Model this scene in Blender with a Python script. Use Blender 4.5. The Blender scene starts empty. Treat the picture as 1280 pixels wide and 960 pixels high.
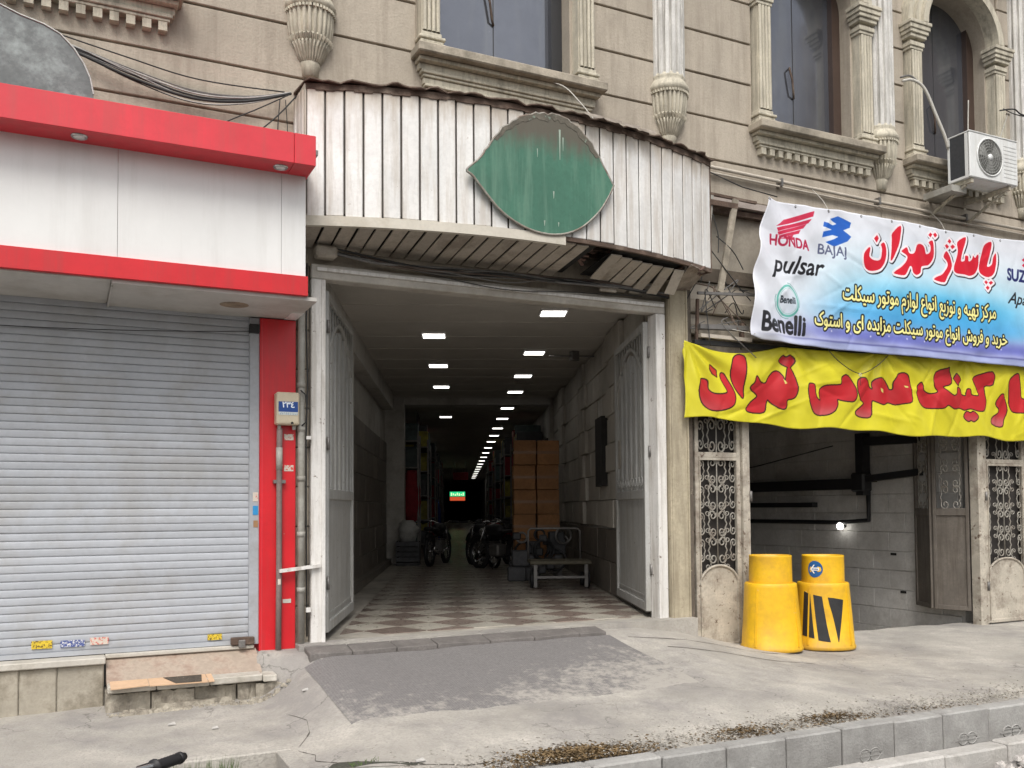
import bpy, bmesh, math, random
import numpy as np
from mathutils import Vector, Matrix

random.seed(7)
D = bpy.data
SC = bpy.context.scene
COL = SC.collection
PI = math.pi

# ------------------------------------------------------------------ camera
cam = D.cameras.new('camera')
cam.sensor_width = 36.0
cam.lens = 1141.5 / 1280 * 36.0
cam.shift_x = 12.06 / 1280
cam.shift_y = 110.6 / 1280
cam.clip_end = 2000
co = D.objects.new('camera', cam)
COL.objects.link(co)
_y, _p, _r = 0.4445, 0.0384, -0.0067
_cy, _sy, _cp, _sp, _cr, _sr = math.cos(_y), math.sin(_y), math.cos(_p), math.sin(_p), math.cos(_r), math.sin(_r)
Ry = np.array([[_cy, 0, -_sy], [0, 1, 0], [_sy, 0, _cy]])
Rx = np.array([[1, 0, 0], [0, _cp, _sp], [0, -_sp, _cp]])
Rz = np.array([[_cr, -_sr, 0], [_sr, _cr, 0], [0, 0, 1]])
Bm = Rz @ Rx @ Ry @ np.array([[1, 0, 0], [0, 0, -1], [0, 1, 0]])
mw = Matrix(((Bm[0][0], -Bm[1][0], -Bm[2][0], 0), (Bm[0][1], -Bm[1][1], -Bm[2][1], -8.3), (Bm[0][2], -Bm[1][2], -Bm[2][2], 1.65), (0, 0, 0, 1)))
co.matrix_world = mw
SC.camera = co

# ------------------------------------------------------------------ light
SUN_EL, SUN_AZ = math.radians(52), math.radians(205)     # azimuth clockwise from +Y
world = D.worlds.new('World')
SC.world = world
world.use_nodes = True
wt = world.node_tree
sky = wt.nodes.new('ShaderNodeTexSky')
sky.sky_type = 'NISHITA'
sky.sun_disc = False
sky.sun_elevation = SUN_EL
sky.sun_rotation = SUN_AZ
sky.dust_density = 4.0
sky.air_density = 1.2
hs = wt.nodes.new('ShaderNodeHueSaturation')
hs.inputs['Saturation'].default_value = 0.22
wt.links.new(sky.outputs[0], hs.inputs['Color'])
wt.links.new(hs.outputs[0], wt.nodes['Background'].inputs['Color'])
wt.nodes['Background'].inputs['Strength'].default_value = 0.13
sun = D.lights.new('sun', 'SUN')
sun.energy = 1.4
sun.angle = math.radians(28)
sun.color = (1.0, 0.95, 0.88)
so = D.objects.new('sun', sun)
COL.objects.link(so)
sd = Vector((math.sin(SUN_AZ) * math.cos(SUN_EL), math.cos(SUN_AZ) * math.cos(SUN_EL), math.sin(SUN_EL)))
so.rotation_euler = sd.to_track_quat('Z', 'Y').to_euler()
SC.view_settings.view_transform = 'Standard'
SC.view_settings.look = 'None'
SC.view_settings.exposure = 0.45
SC.view_settings.gamma = 1.0
SC.cycles.max_bounces = 8
SC.cycles.use_denoising = True

# ------------------------------------------------------------------ materials
MATS = {}
def mat(name, col, rough=0.8, var=0.12, scale=2.0, bump=0.15, bscale=60.0, dirt=None, dirt_amt=0.5, dirt_scale=1.5,
        streak=False, metal=0.0, rnd=0.0, emit=None, spec=None, chips=None, chip_amt=0.35, chip_scale=9.0, crack=0.0, stretch=None, topstain=None):
    if name in MATS:
        return MATS[name]
    m = D.materials.new(name)
    m.use_nodes = True
    nt = m.node_tree
    N, L = nt.nodes, nt.links
    b = N['Principled BSDF']
    b.inputs['Roughness'].default_value = rough
    b.inputs['Metallic'].default_value = metal
    if spec is not None:
        b.inputs['Specular IOR Level'].default_value = spec
    geo = N.new('ShaderNodeNewGeometry')
    pos = geo.outputs['Position']
    def noise(sc, det=5, vec=None, rg=0.6):
        n = N.new('ShaderNodeTexNoise')
        n.inputs['Scale'].default_value = sc
        n.inputs['Detail'].default_value = det
        n.inputs['Roughness'].default_value = rg
        L.new(vec or pos, n.inputs['Vector'])
        return n.outputs['Fac']
    def mapv(s):
        mp = N.new('ShaderNodeMapping')
        mp.inputs['Scale'].default_value = s
        L.new(pos, mp.inputs['Vector'])
        return mp.outputs['Vector']
    def ramp(fac, lo, hi):
        r = N.new('ShaderNodeMapRange')
        r.inputs['From Min'].default_value = lo
        r.inputs['From Max'].default_value = hi
        L.new(fac, r.inputs['Value'])
        return r.outputs['Result']
    def mix(fac, a, c, mode='MIX'):
        x = N.new('ShaderNodeMix')
        x.data_type = 'RGBA'
        x.blend_type = mode
        if isinstance(fac, float):
            x.inputs[0].default_value = fac
        else:
            L.new(fac, x.inputs[0])
        for k, v in ((6, a), (7, c)):
            if isinstance(v, (tuple, list)):
                x.inputs[k].default_value = (v[0], v[1], v[2], 1)
            else:
                L.new(v, x.inputs[k])
        return x.outputs[2]
    def mul(a, k):
        x = N.new('ShaderNodeMath')
        x.operation = 'MULTIPLY'
        L.new(a, x.inputs[0])
        x.inputs[1].default_value = k
        return x.outputs[0]
    lo = tuple(c * (1 - var * 1.6) for c in col)
    hi = tuple(min(1, c * (1 + var * 1.3)) for c in col)
    v1 = mapv(stretch) if stretch else pos
    c = mix(ramp(noise(scale, 8, v1), 0.3, 0.7), lo, hi)
    fine = noise(bscale, 4, v1)
    c = mix(mul(ramp(fine, 0.46, 0.64), min(0.7, var * 3.0)), c, tuple(x * 0.68 for x in col))
    c = mix(mul(ramp(noise(scale * 6, 9, v1, 0.75), 0.47, 0.60), min(0.6, var * 2.8)), c, tuple(x * 0.80 for x in col))
    if dirt:
        vec = mapv((dirt_scale * 6, dirt_scale * 6, dirt_scale * 0.5)) if streak else mapv((dirt_scale,) * 3)
        f = ramp(noise(1.0, 8, vec, 0.68), 0.47, 0.63)
        c = mix(mul(f, dirt_amt), c, dirt)
    if chips:
        f = ramp(noise(chip_scale, 9, None, 0.72), 0.64 - chip_amt * 0.2, 0.67 - chip_amt * 0.2)
        c = mix(f, c, chips)
    if topstain:       # (z0, z1, colour): weathering that reaches down from the top edge
        sp_ = N.new('ShaderNodeSeparateXYZ'); L.new(pos, sp_.inputs[0])
        zr = ramp(sp_.outputs['Z'], topstain[0], topstain[1])
        ad = N.new('ShaderNodeMath'); ad.operation = 'ADD'
        L.new(zr, ad.inputs[0]); L.new(noise(1.0, 7, mapv((9, 9, 2.2)), 0.7), ad.inputs[1])
        c = mix(mul(ramp(ad.outputs[0], 0.78, 1.25), 0.9), c, topstain[2])
    if crack:
        vo = N.new('ShaderNodeTexVoronoi')
        vo.feature = 'DISTANCE_TO_EDGE'
        vo.inputs['Scale'].default_value = 1.1
        wv = N.new('ShaderNodeVectorMath')
        wv.operation = 'ADD'
        nn = N.new('ShaderNodeTexNoise')
        nn.inputs['Scale'].default_value = 2.0
        nn.inputs['Detail'].default_value = 6
        L.new(pos, nn.inputs['Vector'])
        L.new(pos, wv.inputs[0])
        L.new(nn.outputs['Color'], wv.inputs[1])
        L.new(wv.outputs[0], vo.inputs['Vector'])
        f = ramp(vo.outputs['Distance'], 0.009, 0.0)
        brk = ramp(noise(0.8, 2), 0.5, 0.6)
        x = N.new('ShaderNodeMath'); x.operation = 'MULTIPLY'
        L.new(f, x.inputs[0]); L.new(brk, x.inputs[1])
        c = mix(mul(x.outputs[0], crack), c, tuple(x_ * 0.3 for x_ in col))
    if rnd:
        oi = N.new('ShaderNodeObjectInfo')
        r = N.new('ShaderNodeMapRange')
        r.inputs['To Min'].default_value = 1 - rnd
        r.inputs['To Max'].default_value = 1 + rnd
        L.new(oi.outputs['Random'], r.inputs['Value'])
        h = N.new('ShaderNodeHueSaturation')
        L.new(r.outputs['Result'], h.inputs['Value'])
        L.new(c, h.inputs['Color'])
        c = h.outputs['Color']
    L.new(c, b.inputs['Base Color'])
    rr = N.new('ShaderNodeMapRange')
    rr.inputs['To Min'].default_value = max(0.02, rough - 0.12)
    rr.inputs['To Max'].default_value = min(1, rough + 0.12)
    L.new(noise(scale * 3, 4), rr.inputs['Value'])
    L.new(rr.outputs['Result'], b.inputs['Roughness'])
    if bump:
        bp = N.new('ShaderNodeBump')
        bp.inputs['Strength'].default_value = bump
        bp.inputs['Distance'].default_value = 0.01
        L.new(fine, bp.inputs['Height'])
        L.new(bp.outputs[0], b.inputs['Normal'])
    if emit:
        b.inputs['Emission Color'].default_value = (emit[0], emit[1], emit[2], 1)
        b.inputs['Emission Strength'].default_value = emit[3]
    MATS[name] = m
    return m

stone = mat('beige_stone', (0.45, 0.395, 0.322), 0.85, 0.11, 1.6, 0.5, 45, dirt=(0.25, 0.21, 0.165), dirt_amt=0.45, dirt_scale=1.2, streak=True, rnd=0.05)
stone_pale = mat('pale_carved_stone', (0.58, 0.535, 0.43), 0.8, 0.12, 4, 0.3, 50, dirt=(0.20, 0.18, 0.14), dirt_amt=0.55, dirt_scale=2.5, streak=True)
stone_dark = mat('weathered_sill_stone', (0.42, 0.37, 0.295), 0.85, 0.15, 4, 0.35, 50, dirt=(0.13, 0.115, 0.09), dirt_amt=0.7, dirt_scale=2.5)
glass = mat('tinted_window_glass', (0.21, 0.22, 0.25), 0.10, 0.10, 1.5, 0.02, 3, spec=0.6, metal=0.75, dirt=(0.30, 0.30, 0.29), dirt_amt=0.25, dirt_scale=1.5, streak=True, chips=(0.5, 0.52, 0.5), chip_amt=-0.38, chip_scale=14)
brown_frame = mat('brown_window_metal', (0.07, 0.045, 0.035), 0.4, 0.15, 3, 0.05)
dark_frame = mat('dark_window_metal', (0.03, 0.03, 0.032), 0.4)
white_paint = mat('chipped_white_paint', (0.74, 0.72, 0.69), 0.5, 0.06, 3, 0.12, 40, dirt=(0.33, 0.29, 0.24), dirt_amt=0.5, dirt_scale=2.2, streak=True, chips=(0.18, 0.13, 0.10), chip_amt=0.05, chip_scale=14)
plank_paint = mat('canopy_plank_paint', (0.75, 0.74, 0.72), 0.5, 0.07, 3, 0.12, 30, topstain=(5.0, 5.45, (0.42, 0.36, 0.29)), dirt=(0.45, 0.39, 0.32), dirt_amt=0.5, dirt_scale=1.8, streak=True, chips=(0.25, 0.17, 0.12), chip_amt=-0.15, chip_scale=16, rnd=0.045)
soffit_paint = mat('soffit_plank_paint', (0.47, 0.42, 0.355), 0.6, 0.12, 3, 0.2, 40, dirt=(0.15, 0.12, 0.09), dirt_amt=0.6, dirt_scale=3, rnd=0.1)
rust = mat('rusty_sheet', (0.115, 0.075, 0.055), 0.85, 0.3, 8, 0.5, 40, dirt=(0.25, 0.20, 0.16), dirt_amt=0.5, dirt_scale=4)
dark = mat('dark_void', (0.02, 0.018, 0.016), 0.95, 0.2)
green_paint = mat('green_sign_paint', (0.058, 0.175, 0.118), 0.5, 0.13, 1.8, 0.1, 20, topstain=(4.80, 5.28, (0.11, 0.085, 0.065)), chips=(0.15, 0.27, 0.2), chip_amt=-0.12, chip_scale=12, dirt=(0.13, 0.25, 0.18), dirt_amt=0.6, dirt_scale=1.6, streak=True)
acm_white = mat('white_cladding_panel', (0.77, 0.77, 0.755), 0.32, 0.025, 1.2, 0.35, 2.2, dirt=(0.55, 0.54, 0.51), dirt_amt=0.3, dirt_scale=0.7, streak=True)
acm_red = mat('red_cladding_panel', (0.68, 0.035, 0.052), 0.40, 0.07, 1.5, 0.35, 2.2, dirt=(0.50, 0.06, 0.06), dirt_amt=0.45, dirt_scale=1.2, streak=True)
pillar_red = mat('red_pillar_paint', (0.62, 0.012, 0.02), 0.38, 0.07, 1.5, 0.3, 2.4, dirt=(0.42, 0.03, 0.03), dirt_amt=0.45, dirt_scale=1.6, streak=True, chips=(0.55, 0.4, 0.35), chip_amt=-0.24, chip_scale=10)
soffit_grey = mat('grey_soffit_board', (0.52, 0.505, 0.475), 0.6, 0.06, 1.3, 0.03, 10, dirt=(0.27, 0.24, 0.2), dirt_amt=0.5, dirt_scale=1.2)
shutter_m = mat('shutter_grey_paint', (0.43, 0.45, 0.485), 0.45, 0.05, 1.5, 0.05, 25, dirt=(0.32, 0.31, 0.295), dirt_amt=0.55, dirt_scale=1.3, rnd=0.06)
rail_m = mat('rail_grey_metal', (0.40, 0.42, 0.45), 0.5, 0.08, 3, 0.1, 30, dirt=(0.2, 0.19, 0.18), dirt_amt=0.4, dirt_scale=3)
sill_white = mat('worn_white_marble', (0.56, 0.53, 0.47), 0.6, 0.1, 3, 0.25, 40, dirt=(0.26, 0.23, 0.18), dirt_amt=0.6, dirt_scale=3)
plinth_m = mat('stained_plinth_stone', (0.42, 0.38, 0.31), 0.85, 0.16, 3, 0.4, 40, dirt=(0.17, 0.145, 0.105), dirt_amt=0.7, dirt_scale=3.5, rnd=0.08)
rubble_m = mat('broken_mortar', (0.42, 0.38, 0.31), 0.95, 0.25, 7, 0.9, 25, dirt=(0.12, 0.10, 0.08), dirt_amt=0.7, dirt_scale=6)
card_m = mat('brown_cardboard', (0.62, 0.42, 0.27), 0.9, 0.07, 4, 0.05, 30)
carton_m = mat('orange_carton', (0.33, 0.16, 0.065), 0.85, 0.2, 3, 0.1, 20, rnd=0.12)
tape_m = mat('brown_tape', (0.25, 0.12, 0.05), 0.4)
conc = mat('sidewalk_concrete', (0.445, 0.418, 0.375), 0.93, 0.18, 1.3, 0.9, 48, dirt=(0.25, 0.235, 0.225), dirt_amt=0.75, dirt_scale=0.8, crack=0.8)
kerb_m = mat('kerb_concrete', (0.38, 0.372, 0.355), 0.9, 0.12, 4, 0.5, 60, dirt=(0.2, 0.19, 0.18), dirt_amt=0.5, dirt_scale=2.5, rnd=0.09)
kerb_light = mat('pale_kerb_concrete', (0.50, 0.48, 0.45), 0.9, 0.12, 4, 0.5, 60, dirt=(0.27, 0.25, 0.22), dirt_amt=0.5, dirt_scale=3, rnd=0.06)
asph = mat('asphalt', (0.06, 0.058, 0.056), 0.95, 0.2, 3, 0.7, 120, dirt=(0.12, 0.11, 0.10), dirt_amt=0.5, dirt_scale=1.0)
soil_m = mat('damp_channel_bed', (0.10, 0.085, 0.065), 0.9, 0.3, 6, 0.8, 40)
pass_floor = mat('grey_floor_terrazzo', (0.42, 0.39, 0.34), 0.55, 0.15, 3, 0.25, 60, dirt=(0.15, 0.135, 0.115), dirt_amt=0.6, dirt_scale=1.4)
tile_brown = mat('brown_floor_tile', (0.225, 0.175, 0.15), 0.30, 0.15, 4, 0.08, 40, dirt=(0.10, 0.085, 0.075), dirt_amt=0.4, dirt_scale=2, rnd=0.12)
tile_cream = mat('cream_floor_tile', (0.46, 0.43, 0.37), 0.30, 0.12, 4, 0.08, 40, dirt=(0.17, 0.15, 0.12), dirt_amt=0.5, dirt_scale=2, rnd=0.10)
pass_ceil = mat('passage_ceiling_paint', (0.56, 0.53, 0.48), 0.75, 0.06, 1.5, 0.05)
pass_wall = mat('passage_white_plaster', (0.58, 0.56, 0.52), 0.8, 0.1, 1.5, 0.15, 30, dirt=(0.19, 0.17, 0.14), dirt_amt=0.5)
wains_m = mat('dark_wainscot_stone', (0.19, 0.165, 0.14), 0.5, 0.18, 3, 0.2, 30, rnd=0.18)
cream_tile = mat('cream_wall_stone', (0.46, 0.43, 0.38), 0.7, 0.08, 3, 0.15, 30, dirt=(0.2, 0.175, 0.14), dirt_amt=0.5, rnd=0.08)
lamp_m = mat('lit_lamp_panel', (0.9, 0.9, 0.9), 0.5, 0.0, 1, 0, emit=(1, 0.97, 0.9, 3.0))
black_m = mat('black_rubber', (0.018, 0.018, 0.02), 0.55, 0.15, 8, 0.1)
chrome = mat('worn_chrome', (0.5, 0.5, 0.5), 0.25, 0.1, 8, 0.05, metal=0.9)
steel = mat('dull_steel', (0.22, 0.21, 0.20), 0.5, 0.2, 6, 0.2, metal=0.5)
galv = mat('galvanised_duct', (0.14, 0.15, 0.15), 0.45, 0.22, 3.5, 0.15, 25, dirt=(0.34, 0.38, 0.37), dirt_amt=0.6, dirt_scale=3, metal=0.35)
cream_metal = mat('aged_cream_metal', (0.50, 0.455, 0.38), 0.6, 0.15, 4, 0.25, 40, dirt=(0.14, 0.105, 0.08), dirt_amt=0.75, dirt_scale=2.6, chips=(0.13, 0.09, 0.065), chip_amt=0.22, chip_scale=12)
cream_wood = mat('peeling_cream_pilaster', (0.44, 0.385, 0.28), 0.8, 0.14, 3, 0.4, 30, dirt=(0.24, 0.20, 0.14), dirt_amt=0.6, dirt_scale=2, streak=True, chips=(0.22, 0.18, 0.13), chip_amt=0.05, chip_scale=7)
iron_grey = mat('painted_iron', (0.33, 0.31, 0.27), 0.6, 0.15, 8, 0.2, 60, dirt=(0.15, 0.11, 0.08), dirt_amt=0.5, dirt_scale=5)
leaf_white = mat('faded_white_gate_paint', (0.42, 0.42, 0.405), 0.55, 0.08, 3, 0.12, 40, dirt=(0.26, 0.24, 0.2), dirt_amt=0.5, dirt_scale=2.4, streak=True, chips=(0.15, 0.11, 0.085), chip_amt=0.0, chip_scale=12)
barrel_y = mat('yellow_barrel_plastic', (0.78, 0.455, 0.012), 0.45, 0.07, 3, 0.1, 20, dirt=(0.50, 0.27, 0.03), dirt_amt=0.55, dirt_scale=2.6, chips=(0.70, 0.58, 0.30), chip_amt=-0.10, chip_scale=11, topstain=(0.26, -0.12, (0.34, 0.20, 0.06)))
barrel_blk = mat('black_stripe_paint', (0.022, 0.022, 0.024), 0.45, 0.2, 6)
blue_m = mat('blue_sign_face', (0.012, 0.10, 0.30), 0.35)
scrap_m = mat('paper_scrap_white', (0.55, 0.53, 0.5), 0.8, 0.1, 9)
white_m = mat('white_print', (0.8, 0.8, 0.8), 0.45, 0.02)
ac_white = mat('aircon_casing', (0.74, 0.75, 0.74), 0.4, 0.04, 3, 0.03, 20, dirt=(0.5, 0.48, 0.43), dirt_amt=0.35, dirt_scale=2, streak=True)
ac_dark = mat('aircon_coil', (0.045, 0.048, 0.055), 0.55, 0.2, 30)
ac_fan = mat('aircon_fan_grey', (0.30, 0.30, 0.285), 0.5, 0.1)
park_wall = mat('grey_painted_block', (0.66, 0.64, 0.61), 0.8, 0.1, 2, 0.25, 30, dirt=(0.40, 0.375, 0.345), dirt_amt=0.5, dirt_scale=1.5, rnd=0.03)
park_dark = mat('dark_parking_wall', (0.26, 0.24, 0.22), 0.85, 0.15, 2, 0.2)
meter_m = mat('meter_box_cream', (0.60, 0.52, 0.38), 0.5, 0.06)
cable_m = mat('grey_cable', (0.16, 0.155, 0.15), 0.6, 0.2, 6)
cable_b = mat('black_cable', (0.025, 0.025, 0.025), 0.6)
cable_w = mat('white_hose', (0.55, 0.53, 0.48), 0.6, 0.1)
pipe_pvc = mat('grey_pvc_pipe', (0.37, 0.36, 0.325), 0.55, 0.12, 4, 0.1, 30, dirt=(0.2, 0.18, 0.14), dirt_amt=0.5, dirt_scale=3)
pipe_pink = mat('aged_brown_conduit', (0.21, 0.155, 0.145), 0.6, 0.12, 5, 0.1, 30)
pipe_tan = mat('tan_facade_pipe', (0.48, 0.43, 0.36), 0.55, 0.1, 4, 0.1)
leaf_dry = mat('dry_leaf_litter', (0.20, 0.135, 0.065), 0.9, 0.45, 9, 0.2)
grit_m = mat('loose_grit', (0.46, 0.43, 0.38), 0.95, 0.3, 14, 0.3)
grass_m = mat('green_weed', (0.10, 0.16, 0.04), 0.8, 0.3, 9)
st_yel = mat('yellow_sticker', (0.72, 0.52, 0.04), 0.5, 0.1, 30, 0, chips=(0.10, 0.06, 0.02), chip_amt=0.62, chip_scale=55)
st_blue = mat('blue_sticker', (0.08, 0.11, 0.3), 0.5, 0.1, 30, 0, chips=(0.7, 0.7, 0.7), chip_amt=0.62, chip_scale=55)
st_wht = mat('white_sticker', (0.65, 0.58, 0.5), 0.5, 0.1, 30, 0, chips=(0.6, 0.08, 0.06), chip_amt=0.55, chip_scale=45)
red_cloth = mat('red_cloth', (0.28, 0.02, 0.03), 0.9, 0.2, 8)
blue_cloth = mat('blue_tarpaulin', (0.02, 0.05, 0.22), 0.7, 0.2, 8)
sack_m = mat('white_sack', (0.5, 0.5, 0.48), 0.9, 0.15, 9)
goods_a = mat('dark_goods', (0.05, 0.05, 0.055), 0.5, 0.4, 9, rnd=0.5)
goods_b = mat('teal_goods', (0.05, 0.08, 0.08), 0.5, 0.4, 9, rnd=0.5)
goods_y = mat('yellow_goods', (0.30, 0.26, 0.03), 0.6, 0.4, 9, rnd=0.3)
bike_red = mat('dark_red_tank', (0.16, 0.012, 0.012), 0.25, 0.1, 3, 0)

def mat_plate():
    m = D.materials.new('diamond_steel_plate')
    m.use_nodes = True
    N, L = m.node_tree.nodes, m.node_tree.links
    b = N['Principled BSDF']
    geo = N.new('ShaderNodeNewGeometry')
    mp = N.new('ShaderNodeMapping'); mp.inputs['Rotation'].default_value = (0, 0, 0.78)
    L.new(geo.outputs['Position'], mp.inputs['Vector'])
    ch = N.new('ShaderNodeTexBrick'); ch.inputs['Scale'].default_value = 16
    ch.inputs['Mortar Size'].default_value = 0.028
    L.new(mp.outputs[0], ch.inputs['Vector'])
    n = N.new('ShaderNodeTexNoise'); n.inputs['Scale'].default_value = 1.5; n.inputs['Detail'].default_value = 9; n.inputs['Roughness'].default_value = 0.7
    L.new(geo.outputs['Position'], n.inputs['Vector'])
    sx = N.new('ShaderNodeSeparateXYZ'); L.new(geo.outputs['Position'], sx.inputs[0])
    def math_(op, a, c):
        x = N.new('ShaderNodeMath'); x.operation = op
        for k, v in enumerate((a, c)):
            if isinstance(v, (int, float)): x.inputs[k].default_value = v
            else: L.new(v, x.inputs[k])
        return x.outputs[0]
    # dust trodden in from the kerb side, thickest at the lower right corner
    t = math_('MULTIPLY', math_('SUBTRACT', math_('MULTIPLY', sx.outputs['Y'], -1.0), 0.95), 0.40)
    t2 = math_('MULTIPLY', math_('SUBTRACT', sx.outputs['X'], 3.2), 0.16)
    nh = N.new('ShaderNodeTexNoise'); nh.inputs['Scale'].default_value = 11; nh.inputs['Detail'].default_value = 8; nh.inputs['Roughness'].default_value = 0.8
    L.new(geo.outputs['Position'], nh.inputs['Vector'])
    s0 = math_('ADD', n.outputs['Fac'], math_('MULTIPLY', math_('SUBTRACT', nh.outputs['Fac'], 0.5), 1.5))
    s = math_('ADD', math_('ADD', s0, t), math_('MAXIMUM', t2, 0.0))
    r = N.new('ShaderNodeMapRange'); r.inputs['From Min'].default_value = 0.74; r.inputs['From Max'].default_value = 1.02
    L.new(s, r.inputs['Value'])
    n2 = N.new('ShaderNodeTexNoise'); n2.inputs['Scale'].default_value = 38; n2.inputs['Detail'].default_value = 6; n2.inputs['Roughness'].default_value = 0.8
    L.new(geo.outputs['Position'], n2.inputs['Vector'])
    c0 = N.new('ShaderNodeMix'); c0.data_type = 'RGBA'
    L.new(n2.outputs['Fac'], c0.inputs[0]); c0.inputs[6].default_value = (0.0, 0.0, 0.0, 1); c0.inputs[7].default_value = (0.33, 0.31, 0.305, 1)
    c1 = N.new('ShaderNodeMix'); c1.data_type = 'RGBA'
    L.new(ch.outputs['Fac'], c1.inputs[0]); L.new(c0.outputs[2], c1.inputs[6]); c1.inputs[7].default_value = (0.25, 0.24, 0.235, 1)
    c2 = N.new('ShaderNodeMix'); c2.data_type = 'RGBA'
    L.new(r.outputs[0], c2.inputs[0]); L.new(c1.outputs[2], c2.inputs[6]); c2.inputs[7].default_value = (0.385, 0.36, 0.325, 1)
    L.new(c2.outputs[2], b.inputs['Base Color'])
    b.inputs['Roughness'].default_value = 0.8
    bp = N.new('ShaderNodeBump'); bp.inputs['Strength'].default_value = 0.5; bp.inputs['Distance'].default_value = 0.006
    L.new(ch.outputs['Fac'], bp.inputs['Height']); L.new(bp.outputs[0], b.inputs['Normal'])
    return m
plate_m = mat_plate()

# ------------------------------------------------------------------ mesh helpers
class MB:
    def __init__(s):
        s.v = []; s.f = []; s.sm = []
    def add(s, vs, fs, smooth=False):
        o = len(s.v)
        s.v += [tuple(v) for v in vs]
        s.f += [tuple(i + o for i in f) for f in fs]
        s.sm += [smooth] * len(fs)
        return s
    def box(s, x0, x1, y0, y1, z0, z1):
        return s.add([(x0, y0, z0), (x1, y0, z0), (x1, y1, z0), (x0, y1, z0), (x0, y0, z1), (x1, y0, z1), (x1, y1, z1), (x0, y1, z1)],
                     [(0, 3, 2, 1), (4, 5, 6, 7), (0, 1, 5, 4), (1, 2, 6, 5), (2, 3, 7, 6), (3, 0, 4, 7)])
    def hexa(s, lo, hi):       # two quads (4 points each) joined
        return s.add(list(lo) + list(hi), [(0, 3, 2, 1), (4, 5, 6, 7), (0, 1, 5, 4), (1, 2, 6, 5), (2, 3, 7, 6), (3, 0, 4, 7)])
    def bar(s, a, b, w, h=None, up=(0, 0, 1)):   # rectangular bar between two points
        a, b = Vector(a), Vector(b)
        h = h or w
        d = (b - a).normalized()
        u = Vector(up)
        if abs(d.dot(u)) > 0.95: u = Vector((0, 1, 0))
        r = d.cross(u).normalized(); u = r.cross(d)
        q = lambda p: [p - r * w / 2 - u * h / 2, p + r * w / 2 - u * h / 2, p + r * w / 2 + u * h / 2, p - r * w / 2 + u * h / 2]
        return s.hexa(q(a), q(b))
    def tube(s, pts, r, n=8, caps=True):
        P = [Vector(p) for p in pts]
        rr = r if isinstance(r, (list, tuple)) else [r] * len(P)
        vs = []; fs = []
        prev = None
        for i, p in enumerate(P):
            d = (P[min(i + 1, len(P) - 1)] - P[max(i - 1, 0)]).normalized()
            if prev is None:
                a = Vector((0, 0, 1)) if abs(d.z) < 0.9 else Vector((1, 0, 0))
                u = d.cross(a).normalized()
            else:
                u = (prev - d * prev.dot(d)).normalized()
            prev = u
            w = d.cross(u)
            for k in range(n):
                t = 2 * PI * k / n
                vs.append(p + (u * math.cos(t) + w * math.sin(t)) * rr[i])
        for i in range(len(P) - 1):
            for k in range(n):
                a = i * n + k; b = i * n + (k + 1) % n
                fs.append((a, b, b + n, a + n))
        if caps:
            fs.append(tuple(range(n - 1, -1, -1))); fs.append(tuple((len(P) - 1) * n + k for k in range(n)))
        return s.add(vs, fs, True)
    def lathe(s, prof, c=(0, 0), n=24, a0=0, a1=2 * PI, sx=1, sy=1, flute=0, nfl=0):
        vs = []; fs = []
        full = abs(a1 - a0 - 2 * PI) < 1e-6
        m = n if full else n + 1
        for (r, z) in prof:
            for k in range(m):
                t = a0 + (a1 - a0) * k / n
                q = r * (1 - (flute * max(0, math.cos(nfl * t)) ** 1.5 if nfl else 0))
                vs.append((c[0] + q * sx * math.cos(t), c[1] + q * sy * math.sin(t), z))
        for i in range(len(prof) - 1):
            for k in range(n):
                a = i * m + k; b = i * m + (k + 1) % m
                fs.append((a, b, b + m, a + m))
        return s.add(vs, fs, True)
    def prism(s, poly, fn0, fn1):     # polygon (2-D) mapped by two functions to the two faces
        n = len(poly)
        vs = [fn0(*p) for p in poly] + [fn1(*p) for p in poly]
        fs = [tuple(range(n - 1, -1, -1)), tuple(range(n, 2 * n))] + [(i, (i + 1) % n, (i + 1) % n + n, i + n) for i in range(n)]
        return s.add(vs, fs)
    def mesh(s, name, off=(0, 0, 0)):
        me = D.meshes.new(name)
        ox, oy, oz = off
        me.from_pydata([(v[0] - ox, v[1] - oy, v[2] - oz) for v in s.v], [], s.f)
        me.polygons.foreach_set('use_smooth', s.sm)
        me.update()
        return me
    def build(s, name, m, parent=None, local=False, bevel=0, solid=0, autosmooth=False):
        me = s.mesh(name, (0, 0, 0) if (local or parent is None) else wloc(parent))
        bm = bmesh.new(); bm.from_mesh(me)
        bmesh.ops.recalc_face_normals(bm, faces=bm.faces)
        bm.to_mesh(me); bm.free()
        me.materials.append(m)
        o = D.objects.new(name, me)
        COL.objects.link(o)
        LAST[0] = o
        if parent: o.parent = parent
        if bevel:
            b = o.modifiers.new('bevel', 'BEVEL'); b.width = bevel; b.segments = 1; b.limit_method = 'ANGLE'; b.angle_limit = 0.7
        return o

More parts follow.
